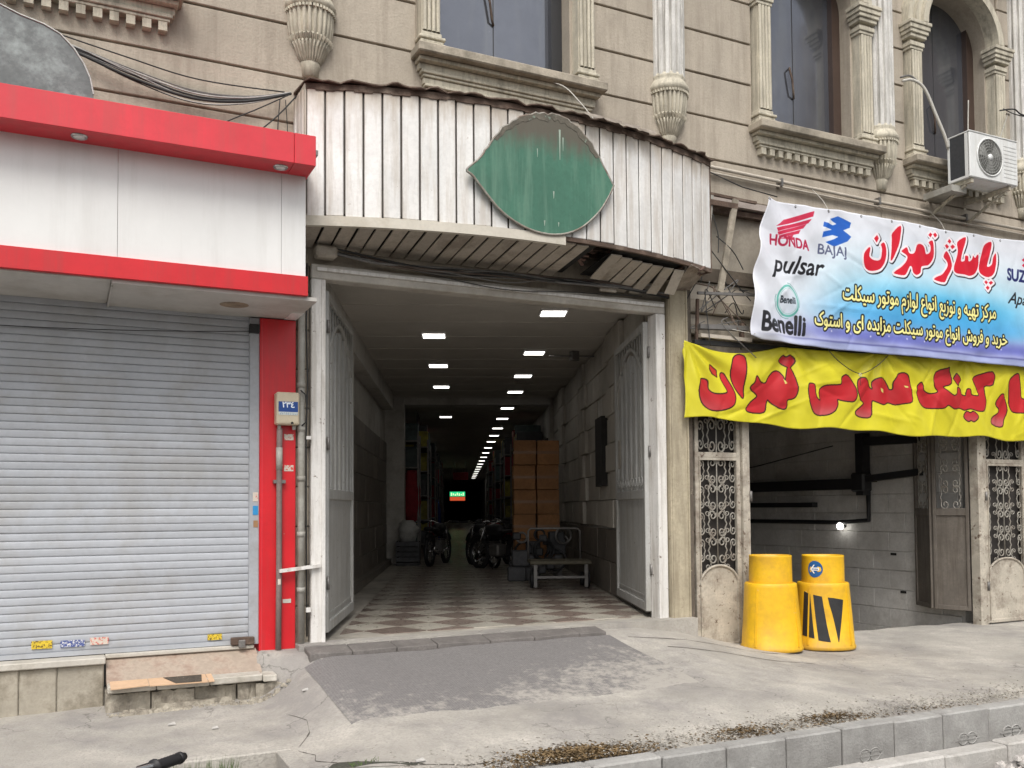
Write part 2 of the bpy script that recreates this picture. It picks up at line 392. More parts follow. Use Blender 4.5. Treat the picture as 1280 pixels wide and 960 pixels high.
LAST = [None]
def wloc(o):
    v = Vector((0, 0, 0))
    while o is not None:
        v = v + o.location
        o = o.parent
    return v
def tag(o, label=None, cat=None, group=None, kind=None):
    if label: o['label'] = label
    if cat: o['category'] = cat
    if group: o['group'] = group
    if kind: o['kind'] = kind
    return o
def thing(name, loc, label, cat, group=None, rz=0):
    o = D.objects.new(name, None)
    o.empty_display_size = 0.2
    COL.objects.link(o)
    o.location = loc
    o.rotation_euler = (0, 0, rz)
    return tag(o, label, cat, group)
def copy_obj(o, parent=None, loc=None):
    c = o.copy(); COL.objects.link(c)
    c.parent = parent
    if loc is not None: c.location = loc
    return c
def copy_tree(o, parent=None):
    c = copy_obj(o, parent)
    for ch in list(o.children): copy_tree(ch, c)
    return c
def share(name, me, parent, loc, rz=0, scale=None):   # a piece that shares its mesh
    o = D.objects.new(name, me)
    COL.objects.link(o); o.parent = parent
    pl = wloc(parent) if parent else Vector((0, 0, 0))
    o.location = Vector(loc) - pl
    if rz: o.rotation_euler = (0, 0, rz) if not isinstance(rz, tuple) else rz
    if scale: o.scale = scale
    return o
def rj(a): return random.uniform(-a, a)

# ------------------------------------------------------------------ print raster (flat print on cloth and labels, drawn here from outlines)
class Canvas:
    def __init__(s, x0, x1, z0, z1, ppm, bg):
        s.x0, s.z0, s.p = x0, z0, ppm
        s.w = int((x1 - x0) * ppm); s.h = int((z1 - z0) * ppm)
        s.img = np.zeros((s.h, s.w, 3), np.float32)
        s.X, s.Z = np.meshgrid(x0 + (np.arange(s.w) + .5) / ppm, z0 + (np.arange(s.h) + .5) / ppm)
        s.img[:] = bg
    def mask(s): return np.zeros((s.h, s.w), bool)
    def poly(s, pts, m=None):
        m = s.mask() if m is None else m
        P = np.array([((x - s.x0) * s.p, (z - s.z0) * s.p) for x, z in pts])
        lo, hi = int(max(0, math.floor(P[:, 1].min()))), int(min(s.h - 1, math.ceil(P[:, 1].max())))
        for r in range(lo, hi + 1):
            y = r + .5
            xs = []
            for i in range(len(P)):
                a, b = P[i], P[(i + 1) % len(P)]
                if (a[1] <= y) != (b[1] <= y):
                    xs.append(a[0] + (y - a[1]) / (b[1] - a[1]) * (b[0] - a[0]))
            xs.sort()
            for k in range(0, len(xs) - 1, 2):
                i0, i1 = max(0, int(round(xs[k]))), min(s.w, int(round(xs[k + 1])))
                if i1 > i0: m[r, i0:i1] = True
        return m
    def glyphs(s, loops, m):            # filled by winding number, so overlapping strokes stay solid
        acc = np.zeros((s.h, s.w + 1), np.int16)
        for l in loops:
            P = np.stack([(l[:, 0] - s.x0) * s.p, (l[:, 1] - s.z0) * s.p], 1)
            for i in range(len(P)):
                a, b = P[i], P[(i + 1) % len(P)]
                if a[1] == b[1]: continue
                sg = 1 if b[1] > a[1] else -1
                lo, hi = min(a[1], b[1]), max(a[1], b[1])
                for r in range(max(0, int(math.ceil(lo - .5))), min(s.h - 1, int(math.ceil(hi - .5)) - 1) + 1):
                    x = a[0] + (r + .5 - a[1]) / (b[1] - a[1]) * (b[0] - a[0])
                    acc[r, int(min(s.w, max(0, round(x))))] += sg
        m |= np.cumsum(acc, 1)[:, :s.w] != 0
        return m
    def paint(s, m, col):
        s.img[m] = col
    def blend(s, w, col):
        s.img[:] = s.img * (1 - w[..., None]) + np.array(col, np.float32) * w[..., None]
    def dilate(s, m, r):
        r = r * s.p; k = int(math.ceil(r)); o = m.copy()
        for dy in range(-k, k + 1):
            for dx in range(-k, k + 1):
                if dx * dx + dy * dy <= r * r and (dx or dy):
                    ys, yd = (slice(max(0, -dy), s.h - max(0, dy)), slice(max(0, dy), s.h - max(0, -dy)))
                    xs, xd = (slice(max(0, -dx), s.w - max(0, dx)), slice(max(0, dx), s.w - max(0, -dx)))
                    o[yd, xd] |= m[ys, xs]
        return o
    def shift(s, m, dx, dz):
        return np.roll(np.roll(m, int(dx * s.p), 1), int(dz * s.p), 0)
    def image(s, name):
        h2, w2 = s.h // 2, s.w // 2
        a = s.img[:h2 * 2, :w2 * 2].reshape(h2, 2, w2, 2, 3).mean((1, 3))
        im = D.images.new(name, w2, h2)
        px = np.ones((h2, w2, 4), np.float32); px[..., :3] = np.clip(a, 0, 1)
        im.pixels.foreach_set(px.ravel()); im.update(); im.pack()
        return im
_FT = {}
_b = {'ا': (0xFE8D, 2), 'ب': (0xFE8F, 4), 'ت': (0xFE95, 4), 'خ': (0xFEA5, 4), 'د': (0xFEA9, 2), 'ر': (0xFEAD, 2), 'ز': (0xFEAF, 2), 'س': (0xFEB1, 4), 'ش': (0xFEB5, 4),
      'ع': (0xFEC9, 4), 'ف': (0xFED1, 4), 'ل': (0xFEDD, 4), 'م': (0xFEE1, 4), 'ن': (0xFEE5, 4), 'ه': (0xFEE9, 4), 'و': (0xFEED, 2), 'ک': (0xFB8E, 4), 'ی': (0xFBFC, 4)}
for _k, (_c, _n) in _b.items(): _FT[_k] = [_k] + [chr(_c + i) for i in range(1, _n)]
def arabic(t):
    out = []
    for w in t.split(' '):
        r = ''
        for i, c in enumerate(w):
            F = _FT[c]; pv = i > 0 and len(_FT[w[i - 1]]) == 4; nx = i < len(w) - 1 and len(F) == 4
            r += F[3] if pv and nx else F[1] if pv else F[2] if nx else F[0]
        out.append(r[::-1])
    return ' '.join(out[::-1])
def smoothpoly(P, n=4):
    out = []
    N_ = len(P)
    for i in range(N_):
        p0, p1, p2, p3 = [np.array(P[(i + k - 1) % N_]) for k in range(4)]
        for k in range(n):
            t = k / n
            out.append(tuple(.5 * ((2 * p1) + (-p0 + p2) * t + (2 * p0 - 5 * p1 + 4 * p2 - p3) * t * t + (-p0 + 3 * p1 - 3 * p2 + p3) * t ** 3)))
    return out
def text_loops(t, shear=0.0):
    c = D.curves.new('print_text', 'FONT'); c.body = t; c.size = 1; c.shear = shear
    o = D.objects.new('print_text', c); COL.objects.link(o)
    dg = bpy.context.evaluated_depsgraph_get(); dg.update()
    cu = o.evaluated_get(dg).to_curve(dg)
    out = []
    for sp in cu.splines:
        P = sp.bezier_points; n = len(P); L_ = []
        for i in range(n):
            p, q = P[i], P[(i + 1) % n]
            a, b_, c_, d = [np.array(v[:2]) for v in (p.co, p.handle_right, q.handle_left, q.co)]
            for k in range(5):
                u = k / 5
                L_.append(a * (1 - u) ** 3 + 3 * b_ * u * (1 - u) ** 2 + 3 * c_ * u * u * (1 - u) + d * u ** 3)
        if n > 1: out.append(np.array(L_))
    D.objects.remove(o); D.curves.remove(c)
    return out
def place_text(T, a, b, hscale=1.0):      # fit between two points of the print plane, left edge to right edge
    mn, mx = min(l[:, 0].min() for l in T), max(l[:, 0].max() for l in T)
    a, b = np.array(a), np.array(b)
    k = np.linalg.norm(b - a) / (mx - mn); d = (b - a) / np.linalg.norm(b - a); u = np.array([-d[1], d[0]])
    return [a + ((l[:, 0:1] - mn) * k) * d + (l[:, 1:2] * k * hscale) * u for l in T]
def mat_image(name, im, rough=0.5):
    m = D.materials.new(name); m.use_nodes = True
    N, L = m.node_tree.nodes, m.node_tree.links
    b = N['Principled BSDF']; b.inputs['Roughness'].default_value = rough
    t = N.new('ShaderNodeTexImage'); t.image = im; t.extension = 'EXTEND'
    geo = N.new('ShaderNodeNewGeometry')
    n = N.new('ShaderNodeTexNoise'); n.inputs['Scale'].default_value = 3; n.inputs['Detail'].default_value = 6
    L.new(geo.outputs['Position'], n.inputs['Vector'])
    x = N.new('ShaderNodeMix'); x.data_type = 'RGBA'; x.blend_type = 'MULTIPLY'; x.inputs[0].default_value = 1
    r = N.new('ShaderNodeMapRange'); r.inputs['From Min'].default_value = .3; r.inputs['From Max'].default_value = .7; r.inputs['To Min'].default_value = .80; r.inputs['To Max'].default_value = 1.04
    L.new(n.outputs['Fac'], r.inputs['Value'])
    L.new(t.outputs['Color'], x.inputs[6]); L.new(r.outputs[0], x.inputs[7])
    L.new(x.outputs[2], b.inputs['Base Color'])
    return m

# ================================================================== GROUND
def sst(a, b, x):
    t = max(0, min(1, (x - a) / (b - a))); return t * t * (3 - 2 * t)
def G(x, y):
    base = 0.05 * (1 + max(-3.3, min(0, y)) / 3.27)
    t = -y
    hy = 0.355 if t < 0.15 else (0.355 - (t - .15) / 1.85 * 0.265 if t < 2 else 0.09 * (1 - sst(2, 3.1, t)))
    k = sst(.15, .45, t)
    return base + sst(1.3 + .1 * k, 1.55 + .5 * k, x) * (1 - sst(5.2, 7.3, x)) * hy
def lump(x, y):
    return 0.006 * math.sin(x * 2.1 + y * 1.3) + 0.004 * math.sin(x * 5.3 - y * 4.1) + 0.003 * math.sin(x * 11 + y * 7)

def frange(a, b, s):
    n = max(1, int(round((b - a) / s))); return [a + (b - a) * i / n for i in range(n + 1)]
PIT = (0.2, 1.29, -3.13, -2.08)
xs = sorted(set([-90, -50, -25, -12, -8, -5, -3.5] + [round(v, 4) for v in frange(-2.5, 12.5, 0.075)] + [PIT[0], PIT[1]] + [14, 17, 25, 50, 90]))
ys = sorted(set([round(v, 4) for v in frange(-3.13, 0.3, 0.07)] + [PIT[3]]))
mb = MB()
idx = {}
for j, y in enumerate(ys):
    for i, x in enumerate(xs):
        idx[i, j] = len(mb.v)
        edge = 0.25 if y < -3.1 else 1.0
        mb.v.append((x, y, G(x, y) + lump(x, y) * edge - (0.01 if y < -3.1 else 0)))
for j in range(len(ys) - 1):
    for i in range(len(xs) - 1):
        mx, my = (xs[i] + xs[i + 1]) / 2, (ys[j] + ys[j + 1]) / 2
        if PIT[0] < mx < PIT[1] and PIT[2] - .1 < my < PIT[3]: continue
        mb.f.append((idx[i, j], idx[i + 1, j], idx[i + 1, j + 1], idx[i, j + 1])); mb.sm.append(True)
walk = tag(mb.build('sidewalk', conc), kind='structure')
tag(MB().box(-200, 200, -300, -3.95, -0.5, -0.16).build('road', asph), kind='structure')
tag(MB().box(-90, 90, -3.95, -3.27, -0.6, -0.42).build('channel_bed', soil_m), kind='structure')
tag(MB().box(PIT[0], PIT[1], PIT[2], PIT[3], -.5, -.2).build('tree_pit_soil', soil_m), kind='structure')
tag(MB().box(-90, 90, -3.13, .3, -.62, -.55).build('ground_base', soil_m), kind='structure')

# rim of the pit
kp = tag(D.objects.new('tree_pit_rim', None), kind='structure'); COL.objects.link(kp)
for (a, b_, c, d) in ((PIT[0] - .01, PIT[1] + .09, PIT[3] - .03, PIT[3] + .07), (PIT[1] - .02, PIT[1] + .09, PIT[2], PIT[3] - .032), (PIT[0] - .1, PIT[0], PIT[2], PIT[3])):
    MB().box(a, b_, c, d, -.5, .045).build('rim_stone', conc, kp, bevel=.01)

# kerb: precast stones with pressed marks on the street face
def kerb_row(name, y0, y1, z0, z1, m, x0, x1, step, marks):
    root = tag(D.objects.new(name, None), kind='structure'); COL.objects.link(root)
    x = x0
    k = 0
    while x < x1:
        o = MB().box(x + .006, x + step - .006, y0 + rj(.004), y1, z0, z1 + rj(.009)).build('kerb_stone', m, root, bevel=.012)
        if marks and 3.4 < x < 8.5 and random.random() < .8:
            q = MB()
            cx = x + step / 2
            for s in ((-1, 1) if random.random() < .6 else (-1,)):
                q.tube([(cx + s * .05 + .055 * math.cos(t), y0 - .002, (z0 + z1) / 2 + .045 * math.sin(t)) for t in [i * PI / 6 for i in range(13)]], .006, 5)
            q.box(cx - .14, cx + .14, y0 - .006, y0 + .01, (z0 + z1) / 2 - .012, (z0 + z1) / 2 - .002)
            q.box(cx - .1, cx + .12, y0 - .006, y0 + .01, (z0 + z1) / 2 + .018, (z0 + z1) / 2 + .028)
            q.build('pressed_mark', m, o)
        x += step; k += 1
    far = MB().box(-90, x0, y0, y1, z0, z1).box(x, 90, y0, y1, z0, z1).build('kerb_run', m, root)
    return root
kerb_row('inner_kerb', -3.27, -3.13, -.42, .012, kerb_m, .9, 13.5, .53, True)
kerb_row('outer_kerb', -4.06, -3.92, -.42, -.0, kerb_light, .9, 13.5, .62, False)
tag(MB().box(-90, 90, -3.94, -3.9, -.55, -.4).build('channel_side', kerb_m), kind='structure')

# loose litter along the kerb, too fine to count
q = MB(); g = MB(); w = MB()
def scat(mbx, n, x0, x1, y0, y1, s0, s1, dens=None):
    for _ in range(n):
        x, y = random.uniform(x0, x1), random.uniform(y0, y1)
        if dens and random.random() > dens(x, y): continue
        s = random.uniform(s0, s1); a = random.uniform(0, PI); z = G(x, y) + lump(x, y) + s * .12 + (random.uniform(0, .035) * dens(x, y) if dens else 0)
        dx, dy = math.cos(a) * s, math.sin(a) * s
        h = random.uniform(.2, .6) * s
        mbx.add([(x - dx, y - dy, z - s * .1), (x + dy * .5, y - dx * .5, z + h * .4), (x + dx, y + dy, z + rj(.3) * s), (x - dy * .5, y + dx * .5, z + h)], [(0, 1, 2), (0, 2, 3)])
def cl(cx, cy, rx, ry): return lambda x, y: math.exp(-((x - cx) / rx) ** 2 - ((y - cy) / ry) ** 2)
scat(q, 14000, 2.4, 4.1, -3.12, -2.75, .006, .022, cl(3.05, -3.02, .38, .13))
scat(q, 14000, 3.3, 7.6, -3.12, -2.6, .006, .019, lambda x, y: cl(4.45, -3.0, .27, .1)(x, y) + cl(5.3, -3.0, .28, .1)(x, y) + .2 * cl(6.3, -3.05, .3, .06)(x, y) + .10 * cl(4.9, -3.05, 1.0, .06)(x, y))
scat(g, 26000, 1.8, 9.5, -3.12, -2.2, .004, .014, lambda x, y: math.exp(-((y + 3.12) / .28) ** 2) * .9)
scat(g, 2500, -1, 9, -3.1, -.5, .003, .008)
tag(q.build('leaf_litter', leaf_dry), kind='stuff')
# broken hollow at a crack's end, its shaded depth painted as a dark patch
for (pts_, nm, lab) in (([(1.55, -2.50), (1.68, -2.56), (1.80, -2.66), (1.93, -2.72), (2.06, -2.78), (2.0, -2.80), (1.86, -2.76), (1.72, -2.70), (1.60, -2.62), (1.50, -2.56)], 'pavement_hollow', 'dark broken hollow with green moss in the pavement at lower left'),):
    tag(MB().prism(pts_, lambda x, y: (x, y, G(x, y) + lump(x, y) - .03), lambda x, y: (x, y, G(x, y) + lump(x, y) + .004)).build(nm, mat('hollow_dark', (.07, .07, .055), .95, .3, 9, .6)), lab, 'pavement hole')
cr = MB()
for P in ([(1.42, -2.1), (1.5, -2.25), (1.47, -2.36), (1.58, -2.5), (1.75, -2.62)], [(2.02, -2.79), (2.2, -2.84), (2.32, -2.9), (2.5, -2.93)], [(1.55, -1.2), (1.62, -1.5), (1.58, -1.75), (1.45, -2.0)], [(5.1, -.5), (5.6, -.62), (6.1, -.6), (6.6, -.75), (7.0, -.8)], [(5.3, -.9), (5.9, -1.02), (6.4, -1.25), (6.8, -1.3)]):
    for (a, b_) in zip(P[:-1], P[1:]):
        for k in range(4):
            u0, u1 = k / 4, (k + 1) / 4
            p0 = (a[0] + (b_[0] - a[0]) * u0, a[1] + (b_[1] - a[1]) * u0); p1 = (a[0] + (b_[0] - a[0]) * u1, a[1] + (b_[1] - a[1]) * u1)
            w_ = random.uniform(.004, .012)
            f = lambda x, y: (x, y, G(x, y) + lump(x, y) + .003)
            cr.add([f(p0[0], p0[1] - w_), f(p1[0], p1[1] - w_), f(p1[0], p1[1] + w_), f(p0[0], p0[1] + w_)], [(0, 1, 2, 3)])
tag(cr.build('pavement_cracks', mat('crack_dirt', (.10, .09, .075), .95, .3, 9)), kind='stuff')
tag(g.build('grit', grit_m), kind='stuff')
rb_ = MB()
for _ in range(520):
    x = 5.75 + random.gauss(0, .33); y = -4.34 + random.gauss(0, .13)
    if y > -4.07: continue
    z = -.16 + max(0, .15 * math.exp(-((x - 5.75) / .35) ** 2 - ((y + 4.3) / .16) ** 2)) * random.random(); s = random.uniform(.008, .035)
    P = [(x + s * random.uniform(.6, 1) * a, y + s * random.uniform(.6, 1) * b_, z) for a, b_ in ((-1, -1), (1, -1), (1, 1), (-1, 1))]
    rb_.hexa(P, [(p[0] * .5 + x * .5 + rj(.2) * s, p[1] * .5 + y * .5, z + s * random.uniform(.6, 1.3)) for p in P])
tag(rb_.build('rubble_pile', mat('pale_rubble', (.52, .49, .46), .95, .25, 12, .5)), kind='stuff')
for _ in range(160):
    x, y = .8 + rj(.22), -2.13 + rj(.05); h = random.uniform(.04, .12)
    w.add([(x - .004, y, -.2), (x + .004, y, -.2), (x + rj(.05), y + rj(.04), -.2 + h + .16)], [(0, 1, 2)])
for _ in range(60):
    x, y = 1.72 + rj(.09), -2.62 + rj(.03); h = random.uniform(.01, .03)
    w.add([(x - .004, y, G(x, y)), (x + .004, y, G(x, y)), (x + rj(.03), y + rj(.02), G(x, y) + h)], [(0, 1, 2)])
tag(w.build('weeds', grass_m), kind='stuff')
# paper scraps on the pavement
for (x, y, s, lab) in ((.72, -1.02, .03, 'small white paper scrap on pavement below the cardboard'), (1.0, -1.25, .025, 'tiny torn paper scrap lying farther from the shop step'), (1.75, -.9, .03, 'pale wrapper scrap on pavement below the red pillar'), (2.05, -2.75, .035, 'light plastic scrap near the crack at lower left')):
    z = G(x, y) + lump(x, y) + .006
    tag(MB().hexa([(x - s, y - s * .6, z), (x + s, y - s * .3, z), (x + s * .7, y + s * .6, z), (x - s * .8, y + s * .5, z)], [(x - s, y - s * .6, z + .012), (x + s, y - s * .3, z + .004), (x + s * .7, y + s * .6, z + .016), (x - s * .8, y + s * .5, z + .006)]).build('paper_scrap', scrap_m), lab, 'litter')

# steel plate on the ramp
mb = MB()
px = frange(1.85, 4.93, .11); py = frange(-2.05, -.425, .1)
n = len(px)
for dz in (.005, 0.0):
    for y in py:
        for x in px: mb.v.append((x, y, G(x, y) + lump(x, y) + dz - .012 * sst(1.75, 2.05, -y)))
for j in range(len(py) - 1):
    for i in range(n - 1):
        a = j * n + i; mb.f.append((a, a + 1, a + 1 + n, a + n)); mb.sm.append(True)
o = mb.build('ramp_plate', plate_m)
tag(o, 'worn dark patterned steel plate laid on the passage ramp, dusted at its lower edge', 'steel plate')
# raised dark lip between plate and threshold, laid as stones
lip = thing('threshold_kerb', (3.4, -.25, .4), 'low dark worn stone strip between ramp plate and passage threshold', 'doorstep')
x = 1.9
while x < 4.85:
    x2 = min(4.9, x + random.uniform(.38, .55))
    y0 = -.42 - .0 * x
    MB().hexa([(x + .004, y0, .28), (x2 - .004, y0, .28), (x2 - .004, -.205, .28), (x + .004, -.205, .28)], [(x + .004, y0, .40 + rj(.006)), (x2 - .004, y0, .40 + rj(.006)), (x2 - .004, -.205, .432), (x + .004, -.205, .432)]).build('strip_stone', mat('dark_lip_stone', (0.17, 0.155, 0.145), .85, .2, 6, .5, 50), lip, bevel=.006)
    x = x2
MB().box(1.86, 6.2, -.2, .02, .2, .44).build('passage_threshold', conc)['kind'] = 'structure'

# ================================================================== STONE BUILDING
bld = thing('stone_building', (6, .3, 0), 'long beige stone building with tall pilastered windows above the passage', 'building')
BX0, BX1 = -6.0, 17.0
bands = [5.20, 5.635, 6.12, 6.61, 7.10, 7.585, 8.07, 8.555, 9.04]
cols_x = [2.0, 6.05, 9.33, 12.06]
wins = [(-.2, .75), (4.05, .75), (8.19, .69), (10.72, .68)]
def wall_box(x0, x1, z0, z1, y0=.035, y1=.34, m=stone): MB().box(x0, x1, y0, y1, z0, z1).build('wall', m, bld)
# rough backing
wall_box(BX0, BX1, 5.2, 6.13)
wall_box(BX0, 1.85, 3.2, 5.2); wall_box(1.85, 6.25, 3.9, 5.2)
edges = [BX0]
for c, h in wins: edges += [c - h, c + h]
edges += [BX1]
for i in range(0, len(edges), 2): wall_box(edges[i], edges[i + 1], 6.13, 9.05)
def panel(x0, x1, z0, z1):
    g_ = .011
    MB().box(x0 + .004, x1 - .004, rj(.002), .035, z0 + g_, z1 - g_).build('stone_panel', stone, bld, bevel=.006)
lowseg = [BX0, -2.2, 2.0, 6.05, 9.33, 12.06, 14.5, BX1]
for k in range(len(bands) - 1):
    z0, z1 = bands[k], bands[k + 1]
    if z0 < 6.1:
        for a, b_ in zip(lowseg[:-1], lowseg[1:]): panel(a, b_, z0, z1)
    else:
        pts = [BX0]
        for c, h in wins: pts += [c - h - .25, c + h + .25]
        pts += [BX1]
        for i in range(0, len(pts), 2):
            a, b_ = pts[i], pts[i + 1]
            cc = [a] + [c for c in cols_x if a + .05 < c < b_ - .05] + [b_]
            for p, q_ in zip(cc[:-1], cc[1:]): panel(p, q_, z0, z1)
for (a, b_) in ((BX0, -2.2), (-2.2, 1.85)): panel(a, b_, 4.72, 5.2)
panel(1.9, 6.25, 4.72, 5.2)

# engaged fluted columns ending in carved pendants
def column(x):
    y = .02
    sh = MB().lathe([(.20, 6.44), (.197, 9.04)], (x, y), 168, PI, 2 * PI, flute=.20, nfl=16)
    o = sh.build('column', mat('white_fluted_column', (0.66, 0.645, 0.61), .75, .1, 4, .25, 50, dirt=(.27, .255, .23), dirt_amt=.55, dirt_scale=3, streak=True), bld)
    MB().lathe([(.0, 6.47), (.195, 6.46), (.205, 6.42), (.195, 6.40), (.215, 6.375), (.225, 6.35), (.24, 6.325), (.245, 6.30), (.235, 6.275), (.225, 6.265)], (x, y), 40, PI, 2 * PI).build('neck_ring', stone_pale, o)
    MB().lathe([(.225, 6.268), (.222, 6.22), (.218, 6.12), (.205, 6.02), (.17, 5.955)], (x, y), 84, PI, 2 * PI, flute=.16, nfl=26).build('pendant_bell', stone_pale, o)
    MB().lathe([(.17, 5.96), (.185, 5.945), (.16, 5.90), (.13, 5.83), (.10, 5.79)], (x, y), 84, PI, 2 * PI, flute=.2, nfl=30).build('pendant_tip', stone_pale, o)
    MB().lathe([(.09, 5.80), (.10, 5.77), (.085, 5.74), (.08, 5.66), (.0, 5.65)], (x, y), 30, PI, 2 * PI).build('finial', stone_pale, o)
    bm_ = MB()
    for k in range(22):
        t = PI + PI * (k + .5) / 22
        cx_, cy_ = x + .227 * math.cos(t), y + .227 * math.sin(t)
        bm_.box(cx_ - .010, cx_ + .010, cy_ - .010, cy_ + .010, 6.235, 6.262)
    bm_.build('bead_row', stone_pale, o)
    lv = MB()
    for k in range(16):
        t = PI + PI * (k + .5) / 16; r = .205
        c_, s_ = math.cos(t), math.sin(t)
        lv.add([(x + (r - .02) * math.cos(t - .09), y + (r - .02) * math.sin(t - .09), 6.02), (x + (r - .02) * math.cos(t + .09), y + (r - .02) * math.sin(t + .09), 6.02), (x + (r + .012) * c_, y + (r + .012) * s_, 5.985), (x + (r - .035) * c_, y + (r - .035) * s_, 5.93)], [(0, 1, 2), (0, 2, 3), (1, 3, 2)])
    lv.build('leaf_row', stone_pale, o)
for x in cols_x: column(x)

def window(c, h, boarded=False):
    sill = MB().box(c - h - .31, c + h + .31, -.24, .3, 6.035, 6.13)
    so_ = sill.build('sill', stone_dark, bld, bevel=.012)
    e = h + .25
    for (ex, y, z0, z1) in ((.02, -.15, 5.995, 6.033), (.0, -.08, 5.93, 5.993), (-.02, -.10, 5.895, 5.928), (-.04, -.08, 5.865, 5.893)) + (((-.05, -.06, 5.80, 5.862), (-.06, -.085, 5.77, 5.798), (-.07, -.05, 5.70, 5.768)) if abs(c - 4.05) < .1 else ()):
        MB().box(c - e - ex, c + e + ex, y, .034, z0, z1).build('moulding', stone_pale, so_, bevel=.005)
    n = int(2 * (e - .06) / .118)
    me = MB().box(-.036, .036, -.035, .045, -.038, .038).mesh('dentil'); me.materials.append(stone_pale)
    for k in range(n if abs(c - 4.05) > .1 else 0):
        share('dentil', me, so_, (c - (e - .1) + 2 * (e - .1) * k / (n - 1), -.045, 5.822))
    for s in (-1, 1):
        x0, x1 = (c - h - .25, c - h - .015) if s < 0 else (c + h + .015, c + h + .25)
        p = MB().box(x0 + .02, x1 - .02, -.09, .035, 6.13, 7.7).build('pilaster', stone_pale, bld)
        wd = x1 - x0 - .05
        fl = MB()
        for k in range(4):
            xx = x0 + .025 + wd * (k + .5) / 4
            fl.lathe([(.021, 6.31), (.021, 7.55)], (xx, -.104), 8)
        fl.build('fluting', stone_pale, p)
        for (ex, y, z0, z1) in ((.03, -.15, 6.132, 6.18), (.015, -.13, 6.182, 6.215), (.03, -.145, 6.217, 6.25), (.0, -.115, 6.252, 6.30)):
            MB().box(x0 - ex + .01, x1 + ex - .01, y, .036, z0, z1).build('base_moulding', stone_pale, p, bevel=.008)
        for (ex, y, z0, z1) in ((.0, -.115, 7.56, 7.60), (.012, -.13, 7.602, 7.66), (.03, -.15, 7.702, 7.75), (.05, -.17, 7.752, 7.80), (.065, -.185, 7.802, 7.86), (.08, -.20, 7.862, 7.91)):
            MB().box(x0 - ex, x1 + ex, y, .036, z0, z1).build('capital', stone_pale, p, bevel=.006)
    # arch
    zc = 7.9
    arc = [(c + h * math.cos(t), zc + h * .95 * math.sin(t)) for t in [PI * i / 24 for i in range(25)]]
    arm = MB()
    for j, (r0, r1, y) in enumerate(((0, .09, -.20), (.092, .17, -.15), (.172, .26, -.10))):
        ins = [(c + (h + r0) * math.cos(t), zc + .012 + (h * .95 + r0) * math.sin(t)) for t in [PI * i / 24 for i in range(25)]]
        out = [(c + (h + r1) * math.cos(t), zc + .012 + (h * .95 + r1) * math.sin(t)) for t in [PI * i / 24 for i in range(25)]]
        for i in range(24):
            a, b_, c_, d_ = ins[i], ins[i + 1], out[i + 1], out[i]
            arm.hexa([(a[0], y, a[1]), (b_[0], y, b_[1]), (c_[0], y, c_[1]), (d_[0], y, d_[1])], [(a[0], .036, a[1]), (b_[0], .036, b_[1]), (c_[0], .036, c_[1]), (d_[0], .036, d_[1])])
    arm.build('arch_moulding', stone_pale, bld)
    sp = MB()
    for i in range(24):
        a, b_ = arc[i], arc[i + 1]
        sp.hexa([(a[0], .0, a[1]), (b_[0], .0, b_[1]), (b_[0], .0, 9.05), (a[0], .0, 9.05)], [(a[0], .33, a[1]), (b_[0], .33, b_[1]), (b_[0], .33, 9.05), (a[0], .33, 9.05)])
    sp.build('spandrel', stone, bld)
    # frame and panes
    f = MB().box(c - h, c - h + .05, .22, .33, 6.13, 8.7).box(c + h - .13, c + h, .20, .33, 6.13, 8.7).box(c - h + .05, c + h - .13, .22, .33, 6.13, 6.17)
    fo = f.build('window', brown_frame if c > 5 else dark_frame, bld)
    x0, x1 = c - h + .05, c + h - .13
    xm = x0 + (x1 - x0) * .5
    for a, b_ in ((x0, xm - .006), (xm + .006, x1)):
        MB().box(a, b_, .275 + rj(.003), .29, 6.17, 8.7).build('pane', glass, fo)
    MB().box(xm - .006, xm + .006, .272, .3, 6.17, 8.7).build('mullion', dark_frame, fo)
    hz = 6.95
    MB().tube([(xm - .05, .27, hz + .17), (xm - .09, .23, hz + .12), (xm - .06, .22, hz), (xm - .035, .23, hz - .17), (xm - .0, .265, hz - .22)], .013, 6).build('handle', rust, fo)
for c, h in wins: window(c, h)
# the other side of the walls above, so that the shell is closed
MB().box(BX0, BX1, .34, .5, 4.3, 9.05).build('inner_wall', dark, bld)
MB().box(BX0, BX1, -.25, 4, 9.05, 9.4).build('cornice', stone_pale, bld)
# the tall building across the street, seen only as a reflection in the upper windows
ob = thing('opposite_building', (55, -26, 0), 'tall brown building across the street with stepped roof, mirrored in the windows', 'building')
om = mat('opposite_brown_brick', (.20, .15, .115), .85, .12, 1, .2, 20)
MB().box(42, 80, -40, -24, -.2, 22).build('wall', om, ob)
MB().box(44.5, 80, -40, -24, 22, 27).build('wall', om, ob)
MB().box(47, 80, -40, -25, 27, 36).build('wall', om, ob)
for i_ in range(6):
    for j_ in range(6):
        MB().box(43.2 + i_ * 3.4, 44.7 + i_ * 3.4, -24.05, -23.95, 1.5 + j_ * 3.3, 3.4 + j_ * 3.3).build('window', glass, ob)

# jamb between the red pillar and the passage frame
z = .05
while z < 4.0:
    z2 = min(4.1, z + .36)
    MB().box(1.86, 1.992, .0 + rj(.006), .3, z + .004, z2 - .004).build('jamb_stone', stone_dark, bld, bevel=.008)
    z = z2
# cream pilaster right of the passage
p = MB().box(5.945, 6.20, -.10, .34, .05, 4.15).build('passage_pilaster', cream_wood, bld, bevel=.01)
for xx in (5.955, 6.165): MB().box(xx, xx + .02, -.112, -.098, .3, 4.1).build('edge_bead', cream_wood, p)
MB().box(6.2, 6.27, -.06, .34, .05, 4.15).build('corner_post', mat('dark_worn_wood', (.14, .115, .09), .8, .25, 5, .4, 30, chips=(.3, .27, .2), chip_amt=.1), bld)
